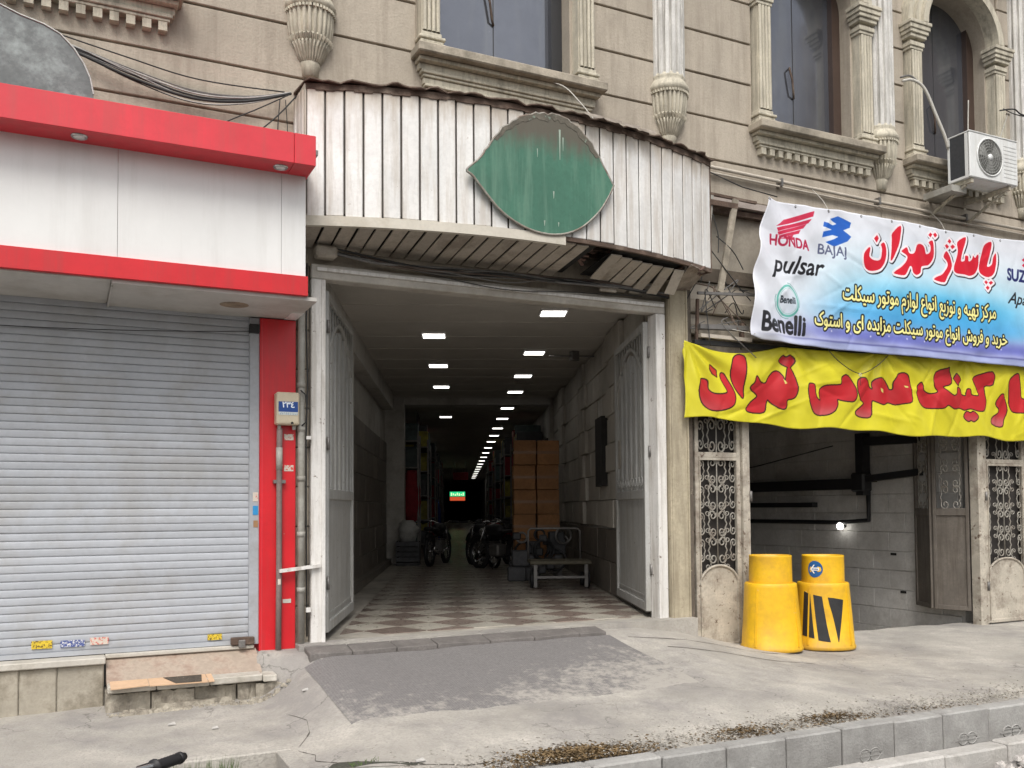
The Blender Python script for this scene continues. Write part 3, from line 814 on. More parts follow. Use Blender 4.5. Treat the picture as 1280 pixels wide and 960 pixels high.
# recessed wall and beams over the parking mouth
MB().box(6.25, BX1, .12, .5, 4.40, 5.115).build('recess_wall', mat('recess_plaster', (.36, .325, .27), .85, .1, 2, .2, 30, dirt=(.22, .19, .15), dirt_amt=.5), bld)
MB().box(6.25, BX1, -.02, .10, 5.12, 5.195).build('edge_trim', mat('faded_pink_trim', (.46, .40, .36), .7, .12, 4, .2, 30, dirt=(.2, .15, .12), dirt_amt=.5, dirt_scale=4), bld)
MB().box(6.25, BX1, .04, .118, 5.04, 5.10).build('recess_top', rust, bld)
MB().box(6.25, BX1, .10, .5, 4.24, 4.398).build('brown_beam', mat('brown_beam_wood', (.13, .105, .08), .85, .2, 3, .3, 30), bld)
for k, (z0, z1, y, m_) in enumerate(((4.02, 4.236, .14, pipe_tan), (3.86, 4.016, .07, stone_dark), (3.72, 3.856, .13, pipe_tan), (3.60, 3.716, .03, stone_dark), (3.3, 3.598, .12, stone_dark))):
    MB().box(6.27, BX1, y, .5, z0, z1).build('ledge_board', m_, bld, bevel=.01)
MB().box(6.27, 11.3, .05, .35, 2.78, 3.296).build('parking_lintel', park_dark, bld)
# wall right of the parking mouth, out of the frame
MB().box(12.4, BX1, .0, .5, 0, 3.3).build('ground_wall', stone, bld)
# far left shop side is closed by the next wall
MB().box(BX0, -3.2, .0, .4, 0, 3.3).build('ground_wall', stone, bld)

# ================================================================== PASSAGE
CA = math.radians(22.735)
U = Vector((math.sin(CA), math.cos(CA), 0)); RV = Vector((math.cos(CA), -math.sin(CA), 0))
def CP(s, r, z): v = U * s + RV * r; return (v.x, v.y, z)
RL, RR, ZF, ZC, SE = 1.6, 5.36, .44, 4.08, 102
def cbox(mbx, s0, s1, r0, r1, z0, z1):
    return mbx.hexa([CP(s0, r0, z0), CP(s0, r1, z0), CP(s1, r1, z0), CP(s1, r0, z0)], [CP(s0, r0, z1), CP(s0, r1, z1), CP(s1, r1, z1), CP(s1, r0, z1)])
fl = MB()
P0, P1 = (1.86, .02), (6.0, .02)
A, B_ = CP(SE, RR + .1, 0), CP(SE, RL - .1, 0)
B2 = CP(1.0, RL - .05, 0)
fl.prism([P0, P1, A[:2], B_[:2], B2[:2]], lambda x, y: (x, y, .2), lambda x, y: (x, y, ZF - .008))
pf = tag(fl.build('passage_floor', pass_floor), kind='structure')
# diamond tiles
DG = .62
def clip(poly, n, d):     # keep n.p >= d
    out = []
    for i in range(len(poly)):
        a, b_ = poly[i], poly[(i + 1) % len(poly)]
        da, db = a[0] * n[0] + a[1] * n[1] - d, b_[0] * n[0] + b_[1] * n[1] - d
        if da >= 0: out.append(a)
        if (da >= 0) != (db >= 0):
            t = da / (da - db); out.append((a[0] + (b_[0] - a[0]) * t, a[1] + (b_[1] - a[1]) * t))
    return out
def tile_poly(s, r, gap=.008):
    h = DG / 2 - gap
    pl = [CP(s - h, r, 0)[:2], CP(s, r + h, 0)[:2], CP(s + h, r, 0)[:2], CP(s, r - h, 0)[:2]]
    pl = clip(pl, (0, 1), .22)                                # front border runs along the threshold
    pl = clip(pl, (RV.x, RV.y), 2.05)
    pl = clip(pl, (-RV.x, -RV.y), -5.28)
    return pl
far = {0: MB(), 1: MB()}
j = 0; s = 1.5; cnt = 0
while s < 60:
    k = 0
    r = 1.95 + (DG / 2 if j % 2 else 0)
    while r < 5.6:
        pl = tile_poly(s, r)
        if len(pl) >= 3:
            area = abs(sum(pl[i][0] * pl[(i + 1) % len(pl)][1] - pl[(i + 1) % len(pl)][0] * pl[i][1] for i in range(len(pl)))) / 2
            if area > .004:
                if s < 15.5 and cnt < 290:
                    dz = rj(.0015)
                    MB().prism(pl, lambda x, y: (x, y, ZF - .02), lambda x, y, dz=dz: (x, y, ZF + dz)).build('floor_tile', (tile_brown, tile_cream)[j % 2], pf)
                    cnt += 1
                else:
                    far[j % 2].prism(pl, lambda x, y: (x, y, ZF - .02), lambda x, y: (x, y, ZF))
        r += DG
    s += DG / 2; j += 1
for j, m_ in ((0, tile_brown), (1, tile_cream)): tag(far[j].build('far_floor_tiles', m_, pf), kind='stuff')
MBc = MB()
ce = [CP(SE, RL - .4, 0)[:2], CP(SE, RR + .3, 0)[:2], CP(0, RR + .3, 0)[:2], CP(-4, RR + .3, 0)[:2], CP(-4, RL - .4, 0)[:2]]
_c = []
for i in range(len(ce)):
    a, b_ = ce[i], ce[(i + 1) % len(ce)]
    if a[1] >= .09: _c.append(a)
    if (a[1] >= .09) != (b_[1] >= .09):
        t = (.09 - a[1]) / (b_[1] - a[1]); _c.append((a[0] + (b_[0] - a[0]) * t, .09))
MBc.prism(_c, lambda x, y: (x, y, ZC), lambda x, y: (x, y, ZC + .2))
pc = tag(MBc.build('passage_ceiling', pass_ceil), kind='structure')
for k in range(14):     # board joints of the ceiling stand slightly proud
    cbox(MB(), 2.2 + k * 1.0, 2.212 + k * 1.0, RL, RR, ZC - .008, ZC + .01).build('ceiling_batten', pass_ceil, pc)
wl = tag(cbox(MB(), .85, SE, RL - .3, RL, ZF - .2, ZC + .1).build('passage_wall_left', pass_wall), kind='structure')
wr = tag(cbox(MB(), 2.56, SE, RR, RR + .3, ZF - .2, ZC + .1).build('passage_wall_right', pass_wall), kind='structure')
tag(cbox(MB(), SE, SE + .3, RL - .3, RR + .3, ZF - .2, ZC + .1).build('passage_end_wall', dark), kind='structure')
cbox(MB(), 1.2, 11.8, RL, RL + .22, ZC - .34, ZC - .003).build('duct_box', pass_wall, wl)
# left wainscot in courses
for row in range(6):
    z0 = ZF + row * .44
    s = 1.1 + (row % 2) * .45
    while s < 12.2:
        s2 = min(12.3, s + .9)
        cbox(MB(), s + .005, s2 - .005, RL, RL + .035 + rj(.006), z0 + .005, z0 + .435).build('wainscot_stone', wains_m, wl, bevel=.008)
        s = s2
cbox(MB(), 1.0, 12.3, RL + .036, RL + .14, ZF, ZF + .12).build('skirting', wains_m, wl)
cbox(MB(), 12.3, 12.75, RL, RL + .42, ZF, ZC - .001).build('pier', pass_wall, wl)
# right wall: dark wainscot then cream stones, some of them standing proud
for row in range(2):
    s = 2.6 + row * .3
    while s < 12.6:
        cbox(MB(), s + .005, s + .8, RR - .05 + rj(.006), RR, ZF + row * .45 + .004, ZF + row * .45 + .444).build('wainscot_stone', wains_m, wr, bevel=.008)
        s += .81
for row in range(7):
    z0 = 1.36 + row * .385
    s = 2.7 + (row % 2) * .3
    while s < 12.4:
        pr = .03 + (.05 if (int(s * 1.3) % 4 == 1) else 0) + random.uniform(0, .012)
        if not (5.2 < s < 5.9 and 2.0 < z0 < 3.0):
            cbox(MB(), s + .006, min(12.6, s + .594), RR - pr, RR, z0 + .006, z0 + .379).build('wall_stone', cream_tile, wr, bevel=.008)
        s += .6
cbox(MB(), 12.6, 13.0, RR - .12, RR, ZF, ZC - .001).build('pier', cream_tile, wr)
cbox(MB(), 12.4, 12.75, RL + .42, RR - .12, ZC - .16, ZC - .002).build('beam', pass_wall, pc)
tag(cbox(MB(), 5.25, 5.85, RR - .12, RR - .001, 1.95, 2.95).build('hose_niche', dark), 'dark recessed cabinet on the right passage wall near the open gate leaf', 'wall cabinet')
# dark frames of the shops further in
for side, r0, r1 in ((0, RL, RL + .05), (1, RR - .05, RR)):
    for k in range(10):
        s = 14.0 + k * 4.5
        cbox(MB(), s, s + 4.1, r0, r1, ZF, 3.3).build('shop_opening', dark, wl if side == 0 else wr)

rod = thing('ceiling_rod', CP(6.4, 5.0, 3.98), 'thin dark rod below the ceiling beside the second right lamp', 'rod')
MB().tube([CP(6.4, 4.62, 4.0), CP(6.4, RR, 3.99)], .014, 6).build('bar', steel, rod)
MB().box(*[v for p in zip(CP(6.36, 4.98, 0)[:2], (CP(6.36, 4.98, 0)[0] + .12, CP(6.36, 4.98, 0)[1] + .1)) for v in p], 3.93, 4.075).build('bracket', steel, rod)
# lamps
def lamp(s, r, lab):
    t = thing('ceiling_lamp', CP(s, r, ZC - .03), lab, 'ceiling light', 'lit panels on the passage ceiling')
    cbox(MB(), s - .17, s + .17, r - .17, r + .17, ZC - .03, ZC - .002).build('housing', white_m, t)
    cbox(MB(), s - .15, s + .15, r - .15, r + .15, ZC - .036, ZC - .031).build('diffuser', lamp_m, t)
LL = [12.7, 15.4, 18.1, 21.2, 24.1]
LR = [11.2, 14.1, 16.6, 18.9, 22.0, 24.6, 27.6, 30.4] + [33.2 + 3.4 * k for k in range(13)]
L2 = [28.9, 32.6, 37.0, 44, 48.5, 53]
ordw = ['first', 'second', 'third', 'fourth', 'fifth', 'sixth', 'seventh', 'eighth', 'ninth', 'tenth', 'eleventh', 'twelfth', 'thirteenth', 'fourteenth', 'fifteenth', 'sixteenth', 'seventeenth', 'eighteenth', 'nineteenth', 'twentieth', 'twenty first', 'twenty second', 'twenty third', 'twenty fourth', 'twenty fifth', 'twenty sixth']
for i, z in enumerate(LL): lamp(z - 7.65, 2.87, '%s lit lamp panel from the gate in the left ceiling row' % ordw[i])
for i, z in enumerate(LR): lamp(z - 7.65, 4.39, ('%s lit lamp panel from the gate in the right ceiling row' % ordw[i]) if i < 8 else 'far small lit panel, %s from the gate in the right ceiling row' % ordw[i])
for i, z in enumerate(L2): lamp(z - 7.65, 1.9 if i < 3 else 1.78, '%s lit lamp panel of the short far left row above the hanging goods' % ordw[i])

# ---- goods in the passage
def croot(name, s, r, z, lab, cat, group=None, rz=0): return thing(name, CP(s, r, z), lab, cat, group, rz=-CA + rz)
# platform cart
t = croot('platform_cart', 6.2, 4.72, ZF, 'dark platform cart with tubular push frame standing before the cartons', 'cart')
MB().box(-.46, .46, -.3, .35, .36, .41).build('deck', mat('worn_cart_deck', (.13, .115, .08), .7, .25, 5), t, local=True, bevel=.01)
MB().tube([(-.44, .32, .4), (-.44, .34, .84), (-.40, .34, .88), (.32, .34, .88), (.37, .34, .84), (.37, .32, .4)], .016, 8).build('push_frame', steel, t, local=True)
for x in (-.38, .38):
    MB().box(x - .025, x + .025, -.27, -.22, .02, .36).build('leg', steel, t, local=True)
    w = MB().tube([(x - .02, .22, .11), (x + .02, .22, .11)], .11, 16).build('wheel', black_m, t, local=True)
    MB().tube([(x * 1.12 - .02, -.1, .13), (x * 1.12 + .02, -.1, .13)], .13, 16).build('wheel', black_m, t, local=True)
MB().box(-.38, .38, -.26, -.23, .15, .185).build('crossbar', steel, t, local=True)
# carton stack
rows = ['bottom', 'second lowest', 'second highest', 'top']
for c in range(2):
    for k in range(5):
        w_, h_ = .36, .425
        nm = ['bottom', 'second', 'middle', 'fourth', 'top'][k]
        t = croot('carton', 8.3 + rj(.05), 4.35 + c * .405 + rj(.012), ZF + .24 + k * (h_ + .002), 'orange brown carton, %s of the %s column in the stack' % (nm, ('left', 'right')[c]), 'carton', 'stacked orange brown cartons', rz=rj(.03))
        MB().box(-.19, .19, -.2, .2, 0, h_ - .004).build('box_body', carton_m, t, local=True, bevel=.008)
        MB().box(-.192, .192, -.202, .202, h_ / 2 - .025, h_ / 2 + .025).build('tape', tape_m, t, local=True)
t = croot('pallet', 8.32, 4.55, ZF, 'low dark pallet under the carton stack', 'pallet')
MB().box(-.45, .45, -.28, .28, .16, .236).build('deck', steel, t, local=True)
for x in (-.38, 0, .38): MB().box(x - .05, x + .05, -.26, .26, 0, .16).build('bearer', steel, t, local=True)

# shelf racks with goods on both sides
def rack(s, r, side, lab, ln=2.0, seed=0, dpt=.7):
    random.seed(seed)
    t = croot('shelf_rack', s, r, ZF, lab, 'shelf rack')
    for x in (-dpt / 2, dpt / 2):
        for y in (-ln / 2, ln / 2): MB().box(x - .02, x + .02, y - .02, y + .02, 0, 2.9).build('upright', steel, t, local=True)
    for z in (.3, .9, 1.5, 2.1, 2.7):
        MB().box(-dpt / 2, dpt / 2, -ln / 2 + .02, ln / 2 - .02, z, z + .03).build('shelf', steel, t, local=True)
        y = -ln / 2 + .1
        while y < ln / 2 - .25:
            w_ = random.uniform(.14, .4); h_ = random.uniform(.3, .56)
            MB().box(-dpt / 2 + .03, dpt / 2 - .05 * random.random(), y, y + w_, z + .03, z + .03 + h_).build('stored_goods', random.choice([goods_a, goods_a, goods_b, goods_b, goods_y, red_cloth]), t, local=True, bevel=.01)
            y += w_ + .02
rack(15.6, 4.95, 1, 'dark loaded shelf rack on the right just behind the motorcycles', 2.2, 1)
rack(19.5, 4.85, 1, 'middle dark shelf rack on the right side of the passage', 2.4, 2)
rack(25, 4.8, 1, 'farthest dark shelf rack on the right side of the passage', 2.6, 3)
rack(16.0, 2.1, 0, 'nearest loaded shelf rack on the left behind the red cloth', 2.2, 4)
rack(21, 2.15, 0, 'second loaded shelf rack on the left side of the passage', 2.4, 5)
rack(27, 2.15, 0, 'farthest loaded shelf rack on the left side of the passage', 2.6, 6)
random.seed(11)
# hanging cloths and sacks left
def lumpy(name, m_, s, r, z0, z1, rad, lab, cat, sq=1.0, n=16, parent=None):
    prof = []
    hh = z1 - z0
    for i in range(9):
        t_ = i / 8
        prof.append((rad * (.25 + .75 * math.sin(PI * (.12 + .82 * t_)) ** .6) * (1 + rj(.08)), z0 + hh * t_))
    prof = [(0.001, z0)] + prof + [(0.001, z1)]
    c = CP(s, r, 0)
    mbx = MB().lathe(prof, (c[0], c[1]), n, sx=sq)
    mbx.v = [(v[0] + .05 * rad * math.sin(v[2] * 19 + v[1] * 9), v[1] + .07 * rad * math.sin(v[2] * 23 + v[0] * 17), v[2]) for v in mbx.v]
    return tag(mbx.build(name, m_), lab, cat)
lumpy('hanging_cloth', red_cloth, 12.9, 2.15, 1.35, 2.5, .2, 'dark red cloth hanging on the left side of the passage', 'cloth')
lumpy('sack', sack_m, 12.0, 2.12, ZF + .50, ZF + .95, .22, 'pale filled sack on a dark crate by the left passage wall', 'sack')
t = croot('dark_crate', 12.0, 2.12, ZF, 'dark crate under the pale sack at the left passage wall', 'crate')
MB().box(-.25, .25, -.25, .25, 0, .06).build('base', goods_a, t, local=True)
for k in range(4):
    MB().box(-.25, .25, -.25, -.235, .08 + k * .11, .17 + k * .11).build('slat', goods_a, t, local=True)
    MB().box(-.25, .25, .235, .25, .08 + k * .11, .17 + k * .11).build('slat', goods_a, t, local=True)
for x in (-.25, .22):
    MB().box(x, x + .03, -.233, .233, .08, .5).build('side_board', goods_a, t, local=True)
lumpy('tarpaulin', blue_cloth, 23, 2.35, ZF, 2.1, .28, 'dark blue tarpaulin bundle standing deep in the passage on the left', 'tarpaulin')
t = croot('hanging_goods', 14.2, 2.2, 3.5, 'green and yellow packets hanging in strings high on the left', 'hanging goods')
for k in range(9):
    y = k * .22; z = -.05 - .12 * k
    MB().tube([(0, y, .5), (0, y, z)], .004, 4).build('string', cable_b, t, local=True)
    for m in range(4):
        MB().box(-.06, .06, y - .05, y + .05, z - .16 - m * .2, z - m * .2).build('packet', random.choice([goods_y, goods_a, goods_b, goods_a]), t, local=True, bevel=.02)
# lit shop sign deep in the passage
t = croot('lit_sign', 48, 3.12, 2.05, 'small glowing green and red sign hanging deep in the passage', 'sign')
MB().box(-.48, .48, .0, .08, 0, .62).build('casing', black_m, t, local=True)
MB().box(-.46, .46, -.012, -.002, .30, .58).build('green_face', mat('green_lit_face', (.02, .3, .15), .4, 0, 1, 0, emit=(.03, .75, .3, .7)), t, local=True)
MB().box(-.46, .46, -.012, -.002, .04, .27).build('red_face', mat('red_lit_face', (.4, .05, .02), .4, 0, 1, 0, emit=(.9, .12, .04, .5)), t, local=True)
for k in range(7): MB().box(-.4 + k * .12, -.33 + k * .12, -.02, -.013, .34 + .03 * (k % 2), .52 - .04 * (k % 3)).build('bright_mark', mat('bright_lit_mark', (.8, .8, .7), .4, 0, 1, 0, emit=(.7, 1, .5, .9)), t, local=True)
for x in (-.4, .4): MB().tube([(x, .04, .62), (x, .04, ZC - 2.0)], .01, 5).build('hanger', steel, t, local=True)
t = croot('dim_red_sign', 40, 3.2, 3.1, 'dim red board hanging above the glowing green sign', 'sign')
MB().box(-.3, .5, 0, .05, 0, .4).build('board', red_cloth, t, local=True)
for x in (-.2, .4): MB().tube([(x, .02, .4), (x, .02, ZC - 3.1)], .01, 5).build('hanger', steel, t, local=True)

rack(33, 2.15, 0, 'deepest loaded shelf rack on the left side of the passage', 3.5, 14)
rack(32, 4.8, 1, 'deepest dark shelf rack on the right side of the passage', 3.5, 15)
rack(13.3, 2.05, 0, 'narrow loaded shelf rack right behind the left pier', 1.0, 16, .5)
random.seed(77)
t = croot('dark_parts_heap', 7.55, 4.55, ZF, 'heap of dark motorcycle parts between the cart and the cartons', 'parts heap')
for k in range(26):
    x, y = rj(.42), rj(.16); z = random.uniform(.05, .75); r = random.uniform(.06, .16)
    if k % 3: MB().box(x - r, x + r, y - r * .6, y + r * .6, max(0, z - r), z + r * .8).build('loose_part', goods_a, t, local=True, bevel=.02)
    else:
        a = rj(.6); MB().tube([(x + r * 1.2 * math.cos(q_), y + a * r * math.cos(q_), z + .12 + r * 1.2 * math.sin(q_)) for q_ in [i * PI / 8 for i in range(17)]], .02, 6, False).build('loose_ring', steel if k % 2 else black_m, t, local=True)
# ---- motorcycle
def motorcycle(loc, rz, lab, tankm=bike_red, group=None):
    t = thing('motorcycle', loc, lab, 'motorcycle', group, rz)
    def wheel(y, r=.29):
        o = MB().tube([(0, y + r * math.cos(a), r + .02 + r * math.sin(a)) for a in [i * PI / 14 for i in range(29)]], .045, 8, False).build('wheel', black_m, t, local=True)
        MB().tube([(0, y + (r - .06) * math.cos(a), r + .02 + (r - .06) * math.sin(a)) for a in [i * PI / 14 for i in range(29)]], .015, 6, False).build('rim', chrome, o, local=True)
        sp = MB()
        for k in range(12):
            a = k * PI / 6; sp.tube([(.02 * (-1) ** k, y, r + .02), (0, y + (r - .06) * math.cos(a), r + .02 + (r - .06) * math.sin(a))], .003, 4)
        sp.tube([(-.05, y, r + .02), (.05, y, r + .02)], .03, 8)
        sp.build('spokes', chrome, o, local=True)
    wheel(.63); wheel(-.6)
    fr = MB().tube([(0, .33, .78), (0, .1, .62), (0, -.25, .6), (0, -.55, .66), (0, -.85, .72)], .022, 7).tube([(0, .33, .74), (0, .28, .35), (0, .05, .22), (0, -.25, .28), (0, -.3, .6)], .02, 7)
    for s in (-1, 1): fr.tube([(s * .06, -.25, .3), (s * .08, -.6, .31)], .015, 6)
    fr.build('frame', black_m, t, local=True)
    fk = MB()
    for s in (-1, 1): fk.tube([(s * .07, .36, .82), (s * .07, .63, .31)], .02, 7)
    fk.build('fork', chrome, t, local=True)
    MB().lathe([(.001, -.27), (.07, -.26), (.12, -.18), (.135, 0), (.12, .16), (.06, .24), (.001, .25)], (0, 0), 16).build('fuel_tank', tankm, t, local=True)
    tk = LAST[0]; tk.rotation_euler = (PI / 2, 0, 0); tk.location = (0, .08, .76); tk.scale = (1, 1, 1)
    MB().hexa([(-.11, -.72, .74), (.11, -.72, .74), (.12, -.14, .72), (-.12, -.14, .72)], [(-.1, -.74, .82), (.1, -.74, .82), (.1, -.16, .78), (-.1, -.16, .78)]).build('seat', black_m, t, local=True, bevel=.03)
    MB().box(-.12, .12, -.12, .18, .26, .5).build('engine', steel, t, local=True, bevel=.03)
    cf = MB()
    for k in range(5): cf.box(-.1, .1, .0, .2, .4 + k * .035, .415 + k * .035)
    cf.build('cooling_fins', steel, t, local=True)
    MB().tube([(.13, .15, .35), (.14, -.1, .26), (.15, -.5, .3), (.15, -.8, .38)], [.02, .02, .035, .045], 10).build('exhaust', chrome, t, local=True)
    MB().lathe([(.001, -.07), (.07, -.05), (.085, .03), (.08, .06), (.001, .065)], (0, 0), 16).build('headlamp', chrome, t, local=True)
    hl = LAST[0]; hl.rotation_euler = (-PI / 2, 0, 0); hl.location = (0, .50, .72)
    for s, nm in ((-1, 0), (1, 0)):
        hb = MB().tube([(0, .34, .86), (s * .08, .33, .88), (s * .18, .26, .93), (s * .30, .23, .92), (s * .38, .21, .915)], .011, 8).build('handlebar', chrome, t, local=True)
        gp = MB()
        P = [(s * (.26 + .008 * k), .236 - .0016 * k, .921 - .0004 * k) for k in range(16)]
        gp.tube(P, [.0175 + (.0022 if k % 2 else 0) for k in range(16)], 14)
        gp.build('grip', black_m, hb, local=True)
        MB().tube([(s * .385, .212, .914), (s * .398, .209, .914), (s * .4, .2085, .914), (s * .418, .205, .913)], [.021, .021, .013, .014], 12).build('bar_end', black_m, hb, local=True)
        MB().tube([(s * .255, .237, .921), (s * .262, .236, .921)], [.026, .026], 14).build('grip_collar', black_m, hb, local=True)
        MB().tube([(s * .22, .25, .925), (s * .25, .29, .92), (s * .36, .29, .905)], .006, 6).build('lever', black_m, hb, local=True)
    for y, h_ in ((.63, .0), (-.62, .0)):
        MB().tube([(0, y + .35 * math.cos(a), .31 + .35 * math.sin(a)) for a in [PI * .2 + i * PI * .5 / 8 for i in range(9)]], .05, 6).build('mudguard', tankm, t, local=True)
    MB().tube([(0, -.05, .26), (-.18, -.02, .02)], .012, 6).build('side_stand', chrome, t, local=True)
    return t
# foreground bike: only its left grip reaches into the frame; heading chosen so that the body stays nearer the camera

bk_ = motorcycle((.353, -5.31, -.16), math.radians(60), 'black handled motorcycle at the lower left edge, only its grip tip showing')
bk_.scale = (1.02, 1.02, 1.02)
def CM(s, r): return CP(s, r, ZF)
motorcycle(CM(10.2, 3.98), -CA + math.radians(35), 'dark motorcycle parked on the right of the passage, nearest the platform cart', tankm=black_m)
motorcycle(CM(12.4, 4.02), -CA + math.radians(25), 'second dark motorcycle behind the first on the right of the passage')
motorcycle(CM(11.3, 3.7), -CA + math.radians(20), 'black motorcycle standing between the first two on the right of the passage', tankm=black_m)
motorcycle(CM(12.0, 2.75), -CA + math.radians(-15), 'dark motorcycle standing alone on the left side of the passage', tankm=black_m)
motorcycle(CM(14.6, 4.1), -CA + math.radians(30), 'farthest of the three dark motorcycles on the right of the passage', tankm=black_m)

# ================================================================== PASSAGE GATE
gate = thing('entrance_gate', (4.0, 0, .44), 'tall white painted steel gate with both leaves folded open into the passage', 'gate')
for x0, x1 in ((2.0, 2.13), (5.80, 5.93)):
    j_ = MB().box(x0, x1, -.05, .10, .40, 3.768).build('jamb', white_paint, gate, bevel=.008)
    MB().box(x0 + .095 if x0 < 3 else x0 + .0, x1 if x0 < 3 else x0 + .035, -.062, -.048, .44, 3.76).build('bead', white_paint, j_)
MB().box(2.0, 5.93, -.05, .10, 3.77, 3.905).build('lintel', mat('lintel_paint', (.52, .49, .44), .6, .1, 3, .15, 30, dirt=(.26, .22, .17), dirt_amt=.6, dirt_scale=2.5), gate, bevel=.008)
MB().box(2.05, 5.9, -.075, -.048, 3.84, 3.87).build('bead', white_paint, gate)
def leafgate(hx, hy, ex, ey):
    hv, ev = Vector((hx, hy, 0)), Vector((ex, ey, 0))
    d = (ev - hv); W = d.length; d.normalize(); nrm = Vector((-d.y, d.x, 0))
    def pt(a, b_, z): v = hv + d * a + nrm * b_; return (v.x, v.y, z)
    def bx(mbx, a0, a1, b0, b1, z0, z1):
        return mbx.hexa([pt(a0, b0, z0), pt(a1, b0, z0), pt(a1, b1, z0), pt(a0, b1, z0)], [pt(a0, b0, z1), pt(a1, b0, z1), pt(a1, b1, z1), pt(a0, b1, z1)])
    z0, z1 = .50, 3.70
    f = MB()
    bx(f, 0, .09, -.03, .03, z0, z1); bx(f, W - .08, W, -.03, .03, z0, z1); bx(f, .09, W - .08, -.03, .03, z0, z0 + .1)
    bx(f, .09, W - .08, -.03, .03, 1.74, 1.84); bx(f, .09, W - .08, -.03, .03, z1 - .08, z1)
    lf = f.build('leaf', leaf_white, gate, bevel=.006)
    bx(MB(), .09, W - .08, -.008, .008, z0 + .1, 1.74).build('lower_panel', leaf_white, lf)
    for b_ in (-.014, .009):
        bd = MB()
        bx(bd, .14, .16, b_, b_ + .006, z0 + .15, 1.69); bx(bd, W - .15, W - .13, b_, b_ + .006, z0 + .15, 1.69); bx(bd, .16, W - .15, b_, b_ + .006, z0 + .15, z0 + .17); bx(bd, .16, W - .15, b_, b_ + .006, 1.67, 1.69)
        bd.build('panel_bead', leaf_white, lf)
    for k in range(12):
        a = .12 + (W - .24) * k / 11
        top = 3.2 + .34 * math.sin(PI * (a - .1) / (W - .2)) - .08
        bx(MB(), a - .028, a + .028, -.012 - .01 * (k % 2), .012 + .01 * (k % 2), 1.841, top).build('rib', leaf_white, lf)
    ar = MB().tube([pt(.1 + (W - .2) * i / 16, 0, 3.12 + .42 * math.sin(PI * i / 16)) for i in range(17)], .025, 6)
    ar.build('arch_bar', leaf_white, lf)
    for k in range(11):
        a = .14 + (W - .28) * k / 10
        zb = 3.12 + .42 * math.sin(PI * (a - .1) / (W - .2))
        MB().tube([pt(a, 0, zb), pt(a, 0, 3.63)], .010, 6).build('spindle', leaf_white, lf)
    for k in range(10):
        a = .16 + (W - .32) * k / 9
        MB().tube([pt(a + .05 * math.cos(q_), .03, 1.93 + .05 * math.sin(q_)) for q_ in [i * PI / 6 for i in range(13)]], .007, 5, False).build('ring', leaf_white, lf)
    for z in (.9, 2.2, 3.3): MB().tube([pt(-.01, -.03, z), pt(-.01, -.03, z + .12)], .016, 8).build('hinge', steel, lf)
leafgate(2.17, .10, 2.92, 1.84)
leafgate(5.77, .10, 6.50, 1.84)
o = MB().bar((1.70, -.12, 1.10), (2.08, -.07, 1.135), .035, .03).build('latch_bar', white_paint)
tag(o, 'white painted steel bar bolted across from red pillar to gate jamb', 'latch bar')

# ================================================================== CANOPY
cx0, cx1, cyb, sag = 1.86, 6.28, -.42, .40
ZB, ZT = 4.19, 5.38
can = thing('entrance_canopy', (4.05, 0, ZB), 'curved canopy of worn white planks with rusty top edge over the passage', 'canopy')
R_ = ((cx1 - cx0) ** 2 / 4 + sag ** 2) / (2 * sag)
ang = math.asin((cx1 - cx0) / 2 / R_)
def arcp(t, rad=0):     # t in 0..1 along the arc
    a = -ang + 2 * ang * t
    return ((cx0 + cx1) / 2 + (R_ + rad) * math.sin(a), cyb - sag + R_ - (R_ + rad) * math.cos(a), a)
NP = 27
for k in range(NP):
    t0, t1 = (k + .05 + random.uniform(0, .01)) / NP, (k + .95) / NP
    a, b_ = arcp(t0), arcp(t1)
    a2, b2 = arcp(t0, -.02), arcp(t1, -.02)
    dz, dt = rj(.008), rj(.01)
    droop = 0.0
    tw = rj(.006)
    MB().hexa([(a[0], a[1] + tw, ZB + dz + .03), (b_[0], b_[1] - tw, ZB + dz + .03), (b2[0], b2[1], ZB + dz + .03), (a2[0], a2[1], ZB + dz + .03)],
              [(a[0], a[1], ZT + dt), (b_[0], b_[1], ZT + dt), (b2[0], b2[1], ZT + dt), (a2[0], a2[1], ZT + dt)]).build('plank', plank_paint, can, bevel=.006)
bk = MB(); tr = MB(); tp = MB(); rf = MB()
for k in range(54):
    a, b_ = arcp(k / 54, -.025), arcp((k + 1) / 54, -.025); a2, b2 = arcp(k / 54, -.035), arcp((k + 1) / 54, -.035)
    bk.hexa([(a[0], a[1], ZB + .06), (b_[0], b_[1], ZB + .06), (b2[0], b2[1], ZB + .06), (a2[0], a2[1], ZB + .06)], [(a[0], a[1], ZT + .03), (b_[0], b_[1], ZT + .03), (b2[0], b2[1], ZT + .03), (a2[0], a2[1], ZT + .03)])
bk.build('backing_sheet', mat('dark_backing_sheet', (.10, .085, .075), .8, .2), can)
for k in range(29):    # bottom strip survives on the left half only
    a, b_ = arcp(k / 54, .02), arcp((k + 1) / 54, .02); a2, b2 = arcp(k / 54, -.03), arcp((k + 1) / 54, -.03)
    tr.hexa([(a[0], a[1], ZB - .06), (b_[0], b_[1], ZB - .06), (b2[0], b2[1], ZB - .06), (a2[0], a2[1], ZB - .06)], [(a[0], a[1], ZB + .028), (b_[0], b_[1], ZB + .028), (b2[0], b2[1], ZB + .028), (a2[0], a2[1], ZB + .028)])
tr.build('bottom_strip', mat('yellowed_white_strip', (.60, .56, .48), .6, .06, 3, .1, 30, dirt=(.35, .3, .22), dirt_amt=.5, dirt_scale=2), can)
tr2 = MB()
